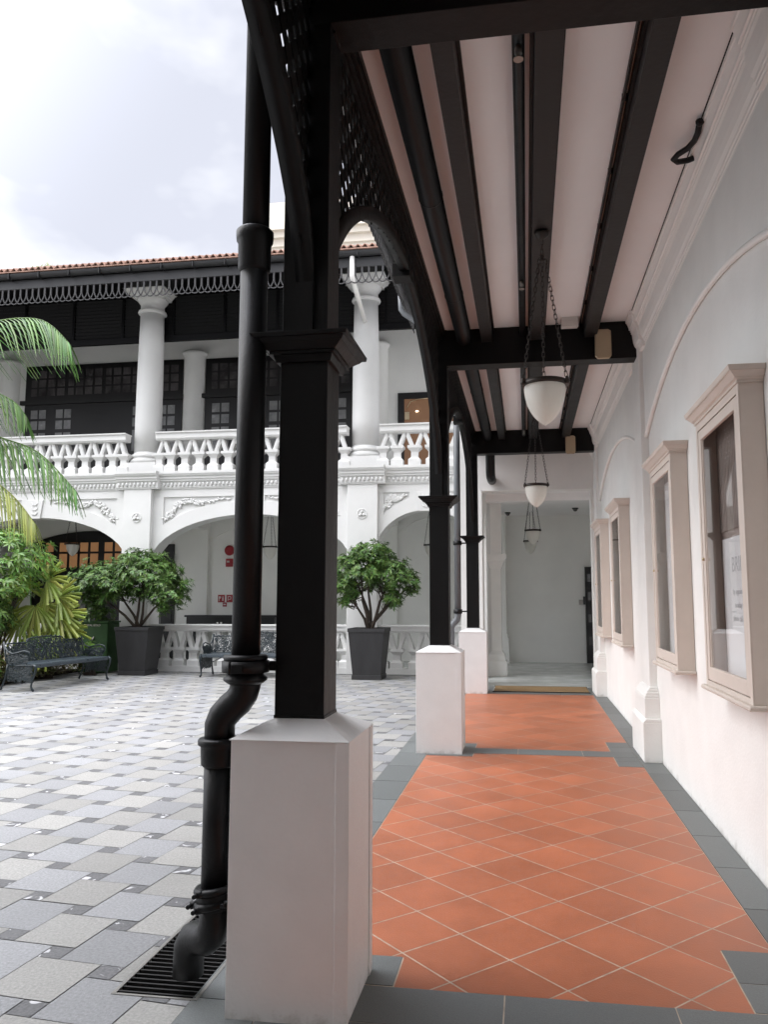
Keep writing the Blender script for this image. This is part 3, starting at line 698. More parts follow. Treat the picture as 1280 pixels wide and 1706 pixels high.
# ============================================================ DOWNPIPES
def downpipe1():
    t = empty('downpipe', (-1.20, 3.05, 0), 'thick black cast iron downpipe with an offset bend beside the nearest post', 'downpipe')
    x0 = -1.12; y0 = 3.05
    def part(b, n, m='iron'): return rel(b, n, m, t)
    part(MB().tube([(x0, y0, 1.30), (x0, y0, 3.10)], 0.0575, 28), 'pipe_length')
    part(MB().tube([(x0 + .003, y0, 3.06), (x0 + .003, y0, 7.0)], 0.0565, 28), 'pipe_length')
    part(MB().lathe(x0, y0, [(0.058, 2.93), (0.068, 2.945), (0.070, 3.06), (0.077, 3.07), (0.079, 3.09), (0.079, 3.11), (0.070, 3.12), (0.057, 3.124)], 32), 'socket')
    part(MB().lathe(x0, y0, [(0.058, 1.335), (0.085, 1.332), (0.090, 1.322), (0.085, 1.312), (0.070, 1.308)], 32), 'socket')
    b = MB(); b.lathe(x0, y0, [(0.070, 1.31), (0.094, 1.31), (0.094, 1.265), (0.070, 1.265)], 32); b.box(x0 + 0.05, -1.008, y0 - 0.012 + .05, y0 + .012 + .05, 1.268, 1.306)
    b.box(x0 - 0.02, x0 + 0.02, y0 - 0.104, y0 - 0.088, 1.27, 1.30); b.lathe(x0 - .03, y0 - 0.1, [(0.007, 1.262), (0.007, 1.312)], 8)
    part(b, 'clamp_band')
    x2 = -1.222
    pts = [(x0, y0, 1.30), (x0, y0, 1.24), (x0, y0, 1.21), (x0 - 0.008, y0, 1.18), (x0 - 0.028, y0, 1.15), (x0 - 0.058, y0, 1.125), (x2 + 0.012, y0, 1.09), (x2, y0, 1.06), (x2, y0, 0.97)]
    part(MB().tube(pts, [0.066, 0.066, 0.061, 0.060, 0.060, 0.060, 0.060, 0.060, 0.060], 28), 'offset_bend')
    part(MB().lathe(x0, y0, [(0.058, 1.215), (0.072, 1.222), (0.087, 1.234), (0.087, 1.243), (0.074, 1.253), (0.072, 1.27)], 32), 'socket')
    part(MB().lathe(x2, y0, [(0.060, 0.895), (0.070, 0.905), (0.073, 0.96), (0.073, 0.975), (0.084, 0.982), (0.084, 1.0), (0.078, 1.006), (0.062, 1.008)], 32), 'socket')
    part(MB().tube([(x2, y0, 0.42), (x2, y0, 0.95)], 0.0575, 28), 'pipe_length')
    b = MB()
    for zc, tilt in ((0.435, 0.15), (0.385, 0.22)):
        pts = [(x2 + 0.070 * math.cos(a), y0 + 0.070 * math.sin(a), zc + tilt * 0.07 * math.cos(a)) for a in [2 * PI * i / 24 for i in range(24)]]
        b.tube(pts, 0.0155, 8, closed=True)
    b.lathe(x2, y0, [(0.060, 0.36), (0.074, 0.365), (0.074, 0.43), (0.060, 0.44)], 28)
    for (dx, dy, dz) in ((-0.095, -0.03, 0.372), (-0.055, -0.075, 0.37), (-0.05, -0.082, 0.43), (0.06, -0.075, 0.40)):
        b.tube([(x2 + dx + .002, y0 + dy + .004, dz), (x2 + dx + .03, y0 + dy + .02, dz + .003)], 0.015, 10); b.tube([(x2 + dx + .004, y0 + dy - .022, dz + .002), (x2 + dx + .006, y0 + dy + .01, dz)], 0.0085, 8)
    part(b, 'bolted_coupling')
    pts = [(x2, y0, 0.40), (x2, y0, 0.31), (x2 - 0.012, y0 + .004, 0.262), (x2 - 0.042, y0 + .022, 0.236), (x2 - 0.085, y0 + .055, 0.228), (x2 - .120, y0 + 0.08, 0.208), (x2 - .142, y0 + 0.095, 0.170), (x2 - .147, y0 + 0.10, 0.12), (x2 - .147, y0 + 0.10, 0.06)]
    part(MB().tube(pts, [0.060, 0.060, 0.061, 0.062, 0.062, 0.062, 0.062, 0.061, 0.061], 28), 'shoe')
    return t
downpipe1()
t = empty('downpipe', (-1.165, 13.45, 0), 'slimmer grey black downpipe clamped beside the farthest post', 'downpipe')
xx = -1.162; yy = 13.45
rel(MB().tube([(-2.16, 13.4, 7.15), (-2.14, 13.4, 6.75), (-2.10, 13.4, 6.68), (-1.22, 13.45, 6.05), (xx, yy, 5.98), (xx, yy, 5.9)], 0.05, 16), 'swan_neck', 'greypipe', t)
rel(MB().tube([(xx, yy, 1.40), (xx, yy, 5.95)], 0.056, 20), 'pipe_length', 'greypipe', t)
b = MB(); b.tube([(xx, yy, 1.38), (xx, yy, 1.30), (xx - .02, yy, 1.22), (xx - .09, yy, 1.14), (xx - .12, yy, 1.08), (xx - .12, yy, 0.08), (xx - .14, yy - .04, .05)], 0.056, 20); rel(b, 'offset_bend', 'greypipe', t)
for zz in (2.53, 1.36):
    b = MB(); clampring(b, xx, yy, zz, 0.062, h=0.075); b.box(xx + 0.05, -1.005, yy + .02, yy + 0.035, zz - 0.012, zz + 0.012); b.tube([(xx - .03, yy - .08, zz), (xx + .03, yy - .08, zz)], 0.014, 8); rel(b, 'clamp_band', 'iron', t)

# drain grate
t = empty('drain_grate', (-1.47, 3.75, 0), 'black slotted drain grate in the paving below the nearest downpipe', 'drain grate')
gx0, gx1, gy0, gy1 = GR
b = MB(); b.box(gx0 - .004, gx0 + 0.012, gy0, gy1, -0.05, 0.003); b.box(gx1 - 0.012, gx1 + .001, gy0, gy1, -0.05, 0.003); b.box(gx0 + .012, gx1 - .012, gy0, gy0 + 0.012, -0.05, 0.003); b.box(gx0 + .012, gx1 - .012, gy1 - .012, gy1, -0.05, 0.003)
rel(b, 'grate_frame', 'steel', t)
b = MB(); y = gy0 + 0.028
while y < gy1 - 0.03: b.box(gx0 + .012, gx1 - .012, y, y + 0.009, -0.035, 0.001); y += 0.036
for xq in (gx0 + .12, gx1 - .12): b.box(xq, xq + .006, gy0 + .013, gy1 - .013, -0.036, -0.012)
rel(b, 'grate_bars', 'joist', t)
b = MB(); b.box(gx0 + .013, gx1 - .013, gy0 + .013, gy1 - .013, -0.0295, -0.0285); rel(b, 'drain_channel', 'console', t)

# ============================================================ END BUILDING AND PASSAGE
t = empty('end_building', (0, 14.6, 0), 'white end wall with a tall square opening into a pale passage', 'building')
b = MB(); b.prism([(-1.2, 0), (-0.79, 0), (-0.79, 3.575), (1.192, 3.575), (1.192, 0), (1.7, 0), (1.7, 8.0), (-1.2, 8.0)], 'y', 14.502, 14.78); rel(b, 'front_wall', 'white', t)
b = MB(); b.box(-0.81, 1.192, 14.494, 14.5015, 3.575, 3.605); b.box(-0.82, -0.79, 14.494, 14.5015, 0, 3.605); b.box(1.192, 1.203, 14.494, 14.5015, 0, 3.605); rel(b, 'opening_trim', 'white', t, bevel=0.002)
# left flank with an arched opening
prof = [(14.782, 0), (15.02, 0), (15.02, 2.75)] + [(15.50 - 0.48 * math.cos(a), 2.75 + 0.50 * math.sin(a)) for a in [PI * i / 20 for i in range(1, 20)]] + [(15.98, 2.75), (15.98, 0), (16.34, 0), (16.34, 8.0), (14.782, 8.0)]
b = MB(); b.prism(prof, 'x', -1.2, -0.79); rel(b, 'flank_wall', 'white', t)
b = MB(); b.box(-1.2, 3.0, 14.78, 20.15, 3.70, 3.85); b.box(-0.79, 2.6, 15.9, 16.2, 3.55, 3.70); rel(b, 'passage_ceiling', 'ceiling', t)
b = MB(); b.box(2.6, 2.8, 14.8, 20.15, 0, 3.7); rel(b, 'passage_wall', 'white', t)
b = MB(); b.box(-0.73, -0.52, 16.45, 16.92, 0.5, 2.30); b.box(-0.73, -0.50, 16.43, 16.94, 2.48, 3.70)
p = rel(b, 'pier', 'white', t, bevel=0.005)
b = MB()
for z0, z1, e0, e1 in ((2.20, 2.24, 0.0, 0.02), (2.24, 2.34, 0.02, 0.05), (2.34, 2.38, 0.05, 0.08), (2.38, 2.43, 0.085, 0.10), (2.43, 2.50, 0.115, 0.12)): b.frustum(-0.625, 16.685, z0, z1, 0.105 + e0, 0.105 + e1, 0.235 + e0, 0.235 + e1)
b.build('pier_capital', 'white', p); b = MB()
for z0, z1, e0, e1 in ((0.0, 0.30, 0.10, 0.10), (0.30, 0.42, 0.07, 0.06), (0.42, 0.50, 0.06, 0.01)): b.frustum(-0.625, 16.685, z0, z1, 0.105 + e0, 0.105 + e1, 0.235 + e0, 0.235 + e1)
b.build('pier_base', 'white', p)
b = MB(); b.box(-0.66, -0.50, 19.72, 20.14, 0.62, 3.70); b.box(-0.70, -0.44, 19.68, 20.14, 0, 0.62); b.box(-0.68, -0.47, 19.70, 20.14, 0.62, 0.72); rel(b, 'pilaster', 'inner', t, bevel=0.01)
b = MB(); b.box(1.46, 2.35, 20.06, 20.14, 0, 2.38); d = rel(b, 'door', 'winframe', t)
b = MB()
for zc in (0.55, 1.1, 1.65, 2.1): b.box(1.52, 1.60, 20.05, 20.062, zc - .1, zc + .1)
b.build('door_glazing', 'pane', d)
b = MB(); b.box(1.30, 1.40, 20.10, 20.145, 1.44, 1.56); rel(b, 'card_reader', 'steel', t); b = MB(); b.box(1.405, 1.455, 20.10, 20.145, 1.44, 1.64); rel(b, 'door_release', 'console', t)
def dome(x, y, z, label):
    t = empty('camera_dome', (x, y, z), label, 'security camera', 'small black domes under the passage ceiling')
    b = MB(); b.lathe(0, 0, [(0.075, 0.0), (0.075, -0.02), (0.06, -0.035)], 18); b.build('mount', 'console', t)
    b = MB(); b.lathe(0, 0, [(0.05, -0.03), (0.045, -0.06), (0.025, -0.08), (0.004, -0.085)], 16); b.build('dome_cover', 'pane', t)
dome(-0.61, 15.1, 3.70, 'black dome camera at the near left corner of the passage ceiling')
dome(-0.42, 19.3, 3.70, 'black dome camera at the far left of the passage ceiling')
dome(1.17, 18.6, 3.70, 'black dome camera on the right of the passage ceiling')

t = empty('doormat', (0.22, 14.05, 0), 'brown coir doormat across the passage threshold', 'doormat')
b = MB(); b.box(-0.80, 0.80, -0.42, 0.44, -0.003, 0.014); b.build('mat_pile', 'coir', t)
MB().box(-0.815, 0.815, -0.44, -0.421, -0.003, 0.016).build('mat_edge', 'console', t); MB().box(-0.815, 0.815, 0.441, 0.449, -0.003, 0.016).build('mat_edge', 'console', t)

# ============================================================ FACADE ACROSS THE COURTYARD
FY = 16.5
fb = empty('colonial_building', (-6, FY, 0), 'two-storey white arcaded building across the courtyard with a black louvred verandah', 'building')
def FP(b, n, m, **k): return rel(b, n, m, fb, **k)
PX = [-13.83, -8.655, -3.465]
def intr(dx, a=2.35, zs=2.30, h=1.15): return zs + h * math.sqrt(max(0, 1 - (dx / a) ** 2))
def bay_wall(c, hb, hw, a, zs, h, panels=True, cell=2.02):
    n = 28; arch = [(c - hw + 2 * hw * i / n, intr(-hw + 2 * hw * i / n, a, zs, h)) for i in range(n + 1)]
    # back layer with the arch cut out
    prof = [(c - hb, 0), (c - hw, 0)] + arch + [(c + hw, 0), (c + hb, 0), (c + hb, 4.05), (c - hb, 4.05)]
    FP(MB().prism(prof, 'y', FY + 0.035, FY + 0.45), 'arch_wall', 'facade')
    zt = 3.87
    def outer(dx): return min(intr(dx, a, zs, h) + 0.30 + 0.02 * abs(dx), zt - 0.04)
    xi = 0.36
    up = []
    for sg in (1, -1):
        seg = []
        k = 12
        for i in range(k + 1):
            dx = cell - (cell - xi) * i / k; seg.append((c + sg * dx, outer(dx)))
        if sg == 1: up += [(c + hb, zt), (c + cell, zt)] + seg + [(c + xi, zt)]
        else: up += [(c - xi, zt)] + seg[::-1] + [(c - cell, zt), (c - hb, zt)]
    prof = [(c - hb, 0), (c - hw, 0)] + arch + [(c + hw, 0), (c + hb, 0)] + up
    FP(MB().prism(prof, 'y', FY, FY + 0.0345), 'spandrel_face', 'facade', bevel=0.004)
    FP(MB().box(c - hb, c + hb, FY, FY + 0.0345, zt + .0005, 4.05), 'frieze', 'facade')
    # keystone
    b = MB(); b.prism([(c - 0.14, intr(0, a, zs, h) - 0.02), (c + 0.14, intr(0, a, zs, h) - 0.02), (c + 0.20, 3.86), (c - 0.20, 3.86)], 'y', FY - 0.03, FY - 0.0005)
    ks = FP(b, 'keystone', 'facade', bevel=0.006)
    b = MB()
    for q in range(3):
        zc = intr(0, a, zs, h) + 0.09 + q * 0.11
        for sg in (1, -1): b.tube([(c, FY - .033, zc - .03), (c + sg * .045, FY - .040, zc - .01), (c + sg * .08, FY - .033, zc + .05)], [0.008, 0.016, 0.004], 6)
    b.build('leaf_carving', 'facade', ks)
    # scrolling relief in each spandrel panel
    for sg in (1, -1):
        b = MB(); rnd = random.Random(int(c * 10) + sg)
        path = []
        L = cell - xi - 0.12
        for i in range(60):
            u = i / 59; dx = xi + 0.08 + L * u; lo = outer(dx); mid = (lo + zt) / 2; amp = max(0.0, (zt - lo) / 2 - 0.06)
            path.append((c + sg * dx, mid + amp * 0.75 * math.sin(u * 11 + 0.5), amp))
        b.tube([(p[0], FY + 0.024, p[1]) for p in path], 0.017, 5)
        for i in range(1, 60, 2):
            x, z, amp = path[i]
            for q in range(5 if amp > .05 else 1):
                ang = rnd.uniform(0, 2 * PI); ln = min(0.05 + amp * 0.35, 0.13) * rnd.uniform(.7, 1.1)
                pts = [(x + math.cos(ang + s_ * 0.9) * ln * s_, FY + 0.026 - 0.018 * math.sin(s_ * PI), z + math.sin(ang + s_ * 0.9) * ln * s_) for s_ in (0, .35, .7, 1)]
                if all(outer(abs(p[0] - c)) + .02 < p[2] < zt - .02 for p in pts): b.tube(pts, [0.008, 0.021, 0.026, 0.006], 6)
                elif amp > 0.05: b.lathe(x, 0, [(0, 0)], 3) if False else None
        FP(b, 'scroll_carving', 'facade')
bay_wall(-11.24, 2.5875, 2.26, 2.35, 2.30, 1.15)
bay_wall(-6.06, 2.5875, 2.26, 2.35, 2.30, 1.15)
bay_wall(-2.1, 1.3675, 1.02, 1.10, 2.55, 0.92, cell=0.92)
FP(MB().box(-0.7325, -0.72, FY, FY + 0.45, 0, 4.05), 'wall_end', 'facade')
FP(MB().box(-16.5, -13.83, FY, FY + 0.45, 0, 4.05), 'wall_end', 'facade')
# entablature
def ent(b, x0, x1, dy=0.0, caps=True):
    y = FY - dy
    prof = [(FY + 0.45, 4.05), (y - 0.02, 4.05), (y - 0.02, 4.075), (y - 0.035, 4.08), (y - 0.035, 4.21), (y - 0.075, 4.225), (y - 0.075, 4.255), (y - 0.10, 4.275), (y - 0.10, 4.32), (y - 0.125, 4.335), (y - 0.15, 4.385), (y - 0.15, 4.44), (FY + 0.45, 4.44)]
    b.prism(prof, 'x', x0, x1)
    x = x0 + 0.04
    while x < x1 - 0.05:
        b.lathe(x + .03, y - 0.04, [(0.010, 4.10), (0.030, 4.125), (0.034, 4.16), (0.022, 4.195)], 6, smooth=True); x += 0.094
b = MB(); ent(b, -16.5, -1.2); FP(b, 'entablature', 'facade')
for px in PX:
    b = MB(); b.box(px - 0.33, px + 0.33, FY - 0.13, FY - 0.001, 0, 4.05)
    p = FP(b, 'pilaster', 'facade', bevel=0.006)
    b = MB(); ent(b, px - 0.50, px + 0.50, 0.13); b.build('pilaster_cornice', 'facade', p)
    b = MB(); zc = 3.40; yq = FY - 0.131
    pts = [(px + 0.105 * math.cos(a), yq, zc + 0.105 * math.sin(a)) for a in [2 * PI * i / 28 for i in range(28)]]; b.tube(pts, 0.014, 6, closed=True)
    for q in range(3):
        a = PI / 2 + q * 2 * PI / 3; pts = [(px + rr * math.cos(a), yq - d, zc + rr * math.sin(a)) for rr, d in ((0, .004), (.03, .016), (.06, .018), (.088, .004))]; b.tube(pts, [0.01, 0.024, 0.026, 0.008], 8)
    b.build('rosette', 'facade', p)
# balustrades
def baluster(b, x, y, z0, z1):
    H = z1 - z0
    s2 = math.sqrt(2)
    prof = [(0.132, 0), (0.132, 0.30), (0.078, 0.42), (0.074, 0.68), (0.082, 0.71), (0.132, 0.86), (0.148, 0.87), (0.148, 1.0)]
    b.lathe(x, y, [(r * s2, z0 + H * u) for r, u in prof], 4, smooth=False, ph=PI / 4, sy=0.8)
def balustrade(x0, x1, y, zb, n, zcap, zr0, zr1, off=0.0):
    t = FP(MB().prism([(y - 0.13, zr0 + .04), (y - 0.13, zr1 - .035), (y - 0.16, zr1 - .03), (y - 0.16, zr1), (y + 0.16, zr1), (y + 0.16, zr1 - .03), (y + 0.13, zr1 - .035), (y + 0.13, zr0 + .04), (y + .10, zr0), (y - .10, zr0)], 'x', x0, x1), 'balustrade', 'facade')
    pitch = (x1 - x0) / n
    b = MB(); baluster(b, 0, 0, zb, zcap); bo = b.build('baluster', 'facade', t)
    for i in range(n + 1):
        xb = x0 + i * pitch
        if i in (0, n): xb = min(max(xb, x0 + .07), x1 - .07)
        q = bo if i == 0 else bo.copy()
        if i: C.objects.link(q); q.parent = t
        q.location = (xb, y, 0)
    b = MB()
    for i in range(n):
        xa = x0 + i * pitch; xm = xa + pitch / 2
        for sg, xs in ((1, xa + 0.052), (-1, xa + pitch - 0.052)):
            b.obox((xs, y, zcap - 0.01), (xm - sg * 0.012, y, zr0 + 0.02), 0.088, 0.13, up=(0, 1, 0)); b.obox((xs, y - .05, zcap - 0.01), (xm - sg * 0.012, y - .05, zr0 + 0.02), 0.040, 0.05, up=(0, 1, 0))
    b.build('zigzag_bars', 'facade', t)
    return t
for x0, x1, n in ((-13.45, -9.02, 13), (-8.29, -3.83, 13), (-3.10, -1.2, 5)):
    balustrade(x0, x1, FY + 0.04, 4.44, n, 4.88, 5.17, 5.36)
for x0, x1, n in ((-13.5, -8.985, 13), (-8.325, -3.795, 13), (-3.12, -1.2, 5)):
    o = balustrade(x0, x1, FY + 0.10, 0.12, n, 0.52, 0.87, 1.025)
    b = MB(); b.box(x0, x1, FY - 0.03, FY + 0.28, -0.01, 0.12); b.build('base_kerb', 'facade', o)
# upper columns
for px in [-13.87, -8.70, -3.50]:
    b = MB(); yc = 16.86
    b.lathe(px, yc, [(0.300, 4.95), (0.302, 5.6), (0.298, 6.6), (0.285, 7.6), (0.272, 8.30)], 40)
    c = FP(b, 'column', 'facade')
    b = MB(); b.lathe(px, yc, [(0.31, 4.68), (0.375, 4.69), (0.395, 4.73), (0.375, 4.78), (0.34, 4.79), (0.335, 4.82), (0.355, 4.83), (0.365, 4.86), (0.345, 4.90), (0.315, 4.91), (0.30, 4.95)], 40); b.frustum(px, yc, 4.44, 4.68, 0.40, 0.40); b.build('column_base', 'facade', c)
    b = MB(); b.lathe(px, yc, [(0.272, 8.29), (0.315, 8.30), (0.33, 8.33), (0.315, 8.37), (0.272, 8.38), (0.272, 8.52), (0.29, 8.54), (0.35, 8.62), (0.36, 8.65)], 40)
    for z0, z1, a0, a1 in ((8.65, 8.70, 0.38, 0.40), (8.70, 8.80, 0.42, 0.50), (8.80, 8.86, 0.53, 0.54), (8.86, 9.0, 0.47, 0.50), (9.0, 9.05, 0.56, 0.56)): b.frustum(px, yc, z0, z1, a0, a1)
    b.build('column_capital', 'facade', c)
# floors, walls
FP(MB().box(-16.5, -1.2, FY + 0.451, 20.15, 4.0, 4.44), 'upper_floor', 'facade')
FP(MB().box(-16.5, 3.0, 20.15, 20.4, 0, 9.2), 'rear_wall', 'inner')
FP(MB().box(-16.5, 1.3, 17.001, 20.15, 9.06, 9.15), 'verandah_ceiling', 'louvre')
# end wall of arcade on the left
FP(MB().box(-16.6, -16.4, FY, 20.15, 0, 9.0), 'side_wall', 'inner')
# ground arcade: cross ribs and rear niches
for px in PX:
    FP(MB().box(px - 0.16, px + 0.16, 20.03, 20.149, 0, 4.0), 'rear_pilaster', 'inner'); FP(MB().box(px - 0.2, px + 0.2, 17.0, 20.0, 3.45, 3.9995), 'cross_rib', 'inner')
b = MB()
for c, hw, zs, rise in ((-6.4, 2.3, 3.02, 0.75), (-2.3, 1.15, 3.1, 0.6)):
    Rr = (hw * hw + rise * rise) / (2 * rise)
    b.tube([(c - hw, 20.15, 0.1)] + [(c + q, 20.15, zs + rise - Rr + math.sqrt(Rr * Rr - q * q)) for q in [-hw + 2 * hw * i / 30 for i in range(31)]] + [(c + hw, 20.15, 0.1)], 0.022, 6)
FP(b, 'niche_moulding', 'inner')
# louvred screen hung behind the columns
b = MB(); z = 7.86
while z < 9.0:
    b.prism([(17.06, z), (17.02, z + 0.075), (17.03, z + 0.08), (17.07, z + 0.008)], 'x', -16.4, -1.2); z += 0.088
FP(b, 'louvre_slats', 'louvre')
b = MB(); b.box(-16.4, -1.2, 17.00, 17.09, 7.70, 7.84); x = -16.0
while x < -1.2: b.box(x - 0.03, x + 0.03, 17.01, 17.09, 7.8405, 9.05); x += 1.292
b.box(-16.4, -1.2, 17.095, 17.12, 7.72, 9.05)
FP(b, 'louvre_frame', 'louvre')
# roof: fascia, gutter, fringe, clay tiles
FP(MB().box(-16.6, -1.4, 15.28, 15.33, 8.46, 8.66), 'fascia_board', 'fascia')
FP(MB().box(-16.6, -1.3, 15.361, 17.0, 8.80, 8.84), 'eave_soffit', 'louvre')
FP(MB().box(-16.6, -1.35, 15.331, 15.36, 8.46, 8.76), 'eave_backing', 'louvre')
b = MB(); b.prism([(15.22 + 0.09 * math.cos(a), 8.76 + 0.10 * math.sin(a)) for a in [PI + PI * i / 12 for i in range(13)]], 'x', -16.6, -1.4); x = -16.3
while x < -1.4: b.box(x, x + 0.012, 15.11, 15.33, 8.64, 8.775); x += 0.72
FP(b, 'gutter', 'fascia')
b = MB(); fringe(b, lambda s: (-16.5 + s, 15.30), 102, 0.147, 8.465, 8.12, 0.024); FP(b, 'fretwork_fringe', 'fringe')
b = MB(); vs = []; fs = []; nx = 0; pitch = 0.15; sub = 8
xs = [-16.6 + pitch * i / sub for i in range(int(15.3 / pitch * sub))]
rows = [(15.10, 8.80), (18.5, 10.2), (20.9, 9.3)]
for ry, rz in rows:
    for i, x in enumerate(xs):
        u = (i % sub) / sub; h = 0.075 * abs(math.sin(PI * u)) if (i // sub) >= 0 else 0
        vs.append((x, ry, rz + h))
W_ = len(xs)
for r_ in range(2):
    for i in range(W_ - 1): fs.append((r_ * W_ + i, r_ * W_ + i + 1, (r_ + 1) * W_ + i + 1, (r_ + 1) * W_ + i))
b.add(vs, fs, True)
rt = FP(b, 'tiled_roof', 'tileroof')
sm_ = rt.modifiers.new('thick', 'SOLIDIFY'); sm_.thickness = 0.018; sm_.offset = -1
FP(MB().box(-16.6, -1.4, 15.10, 15.35, 8.775, 8.795), 'tile_batten', 'tileroof')
# upper windows
def window(x0, x1, z0, z1, kind):
    y = 20.10
    t = FP(MB().box(x0, x1, y, 20.149, z0, z1), 'window', 'winframe')
    zt0 = z0 + (z1 - z0) * 0.735
    zt0 = 7.28
    n = max(3, int(round((x1 - x0) / 0.30)))
    b = MB(); m_ = MB(); w = (x1 - x0 - 0.2) / n
    for i in range(n):
        xa = x0 + 0.1 + i * w + 0.035 + (0.05 if i % 4 == 0 else 0)
        for k in range(3 if False else 3):
            za = zt0 + 0.10 + k * (z1 - zt0 - 0.2) / 3
            b.box(xa, x0 + 0.1 + (i + 1) * w - 0.03, y - 0.006, y - 0.0005, za, za + (z1 - zt0 - 0.2) / 3 - 0.05)
    b.build('pane', 'pane', t)
    b = MB(); nd = max(1, int(round((x1 - x0) / 0.80))); wd = (x1 - x0 - 0.1) / nd
    for i in range(nd):
        if kind and (i % 4) in (2, 3) and nd > 4 and i < nd - 1: continue
        b = MB()
        for u in (0.20, 0.53):
            for k, (za, zb) in enumerate(((6.72, 6.97), (6.40, 6.65), (5.7, 6.3))):
                b.box(x0 + 0.05 + wd * (i + u), x0 + 0.05 + wd * (i + u + 0.27), y - 0.006, y - 0.0005, za, zb)
        b.build('pane', 'panel', t)
    b = MB(); b.box(x0 - 0.1, x1 + 0.1, y - 0.09, y - 0.001, 7.12, 7.24); b.build('transom_rail', 'winframe', t)
    return t
window(-14.2, -9.40, 4.5, 8.27, 1); window(-8.73, -4.50, 4.5, 8.25, 0)
t_ = FP(MB().box(-3.3, -1.4, 20.08, 20.149, 4.5, 7.04), 'door', 'winframe')
b = MB(); b.box(-3.12, -1.5, 20.07, 20.0795, 4.55, 6.86); b.build('lit_room', 'warmd', t_)
b = MB()
for (x, z) in ((-2.78, 6.52), (-2.55, 6.16)): b.lathe(x, 20.062, [(0.035, z - .012), (0.035, z + 0.012)], 10)
b.build('downlight', 'bulb', t_)
b = MB(); b.tube([(-3.05, 20.03, 6.6), (-2.95, 20.03, 6.78), (-2.75, 20.03, 6.84), (-2.4, 20.03, 6.86)], 0.012, 6); b.box(-3.1, -2.98, 20.02, 20.06, 6.3, 6.5); b.build('door_fitting', 'brass', t_)
for px in (-14.72, -9.06, -3.88):
    b = MB(); b.lathe(px, 20.15, [(0.30, 4.44), (0.30, 8.30), (0.33, 8.32), (0.36, 8.40), (0.30, 8.46)], 28); FP(b, 'engaged_column', 'inner')
# ground floor fanlight doors (lit inside)
c0, hw, zs, rise = -11.9, 2.45, 2.45, 1.02
prof = [(c0 - hw, 0), (c0 - hw, zs)] + [(c0 - hw * math.cos(PI * i / 30), zs + rise * math.sin(PI * i / 30)) for i in range(1, 30)] + [(c0 + hw, zs), (c0 + hw, 0)]
t_ = FP(MB().prism(prof, 'y', 20.08, 20.149), 'fanlight_door', 'winframe')
b = MB(); b2 = MB()
def inarch(x, z): return abs(x - c0) < hw * .97 and z < zs + rise * .93 * math.sqrt(max(0, 1 - ((x - c0) / (hw * .97)) ** 2))
xq = c0 - hw + 0.1; col = 0
while xq < c0 + hw - 0.3:
    for k, z in enumerate((2.46, 2.90, 3.20)):
        z2 = z + (0.38 if k == 0 else 0.25)
        if inarch(xq, z2) and inarch(xq + .24, z2): (b2 if k == 0 and col % 2 == 0 and False else b).box(xq + .03, xq + 0.26, 20.07, 20.0795, z, z2)
    for z in (0.4, 0.85, 1.3, 1.75):
        if col % 3 != 2 and (col // 3) % 2 == 0: b2.box(xq + .05, xq + 0.25, 20.07, 20.0795, z, z + 0.36)
    xq += 0.31 if col % 4 != 3 else 0.42; col += 1
b.build('lit_pane', 'warm', t_); b2.build('pane', 'panel', t_)
b = MB(); b.tube([(-12.46, 20.04, 1.0), (-12.46, 20.03, 1.35)], [0.02, 0.02], 8); b.tube([(-12.46, 20.04, 1.2), (-12.42, 20.0, 1.22), (-12.38, 20.04, 1.2)], 0.014, 6); b.build('door_handle', 'brass', t_)
t_ = FP(MB().box(-9.80, -9.50, 20.06, 20.149, 0, 3.08), 'narrow_door', 'winframe')

# things on the arcade rear wall
t = empty('fire_bell', (-7.91, 20.13, 2.89), 'round red fire bell high on the arcade wall beside the thick downpipe', 'fire bell')
b = MB(); vs = []
for r, d in ((0.135, 0.0), (0.14, 0.02), (0.13, 0.05), (0.08, 0.08), (0.03, 0.09), (0.002, 0.091)):
    vs += [(r * math.cos(2 * PI * k / 24), -d, r * math.sin(2 * PI * k / 24)) for k in range(24)]
b.add(vs, [(i * 24 + k, i * 24 + (k + 1) % 24, (i + 1) * 24 + (k + 1) % 24, (i + 1) * 24 + k) for i in range(5) for k in range(24)], True); b.build('gong', 'red', t)
MB().box(-0.05, 0.05, 0.0, 0.02, -0.05, 0.05).build('bell_mount', 'red', t)
t = empty('call_point', (-7.91, 20.13, 2.56), 'square dark red alarm strobe just below the round bell', 'alarm')
MB().box(-0.10, 0.10, -0.03, 0.02, -0.11, 0.11).build('housing', 'red', t, bevel=0.01); b = MB(); b.lathe(-0.02, -0.045, [(0.035, -0.0), (0.035, 0.05)], 12); b.build('lens', 'signw', t)
def sign(x, z, w, h, label, marks):
    t = empty('fire_sign', (x, 20.142, z), label, 'sign', 'small red fire signs on the arcade wall')
    MB().box(-w / 2, w / 2, -0.006, 0.006, -h / 2, h / 2).build('sign_plate', 'red', t)
    b = MB()
    for (a, c, d, e) in marks: b.box(a, c, -0.009, -0.0062, d, e)
    b.build('pictogram', 'signw', t)
sign(-8.12, 1.60, 0.19, 0.20, 'red square extinguisher sign above the black console', ((-.07, -.02, .0, .06), (-.07, .0, .03, .045), (-.065, -.05, -.07, .0), (.03, .06, -.06, .03), (.035, .055, .035, .06)))
sign(-7.89, 1.60, 0.17, 0.20, 'red square hose sign half hidden by the downpipe', ((-.05, -.035, -.06, .06), (-.03, .04, .045, .06), (.03, .045, -.02, .045), (-.03, .03, -.03, -.015)))
sign(-8.02, 1.44, 0.11, 0.11, 'smaller red sign centred below the two square signs', ((-.035, .035, -.015, .02),))
t = empty('console_table', (-7.6, 19.7, 0), 'black console table against the arcade wall below the fire signs', 'table')
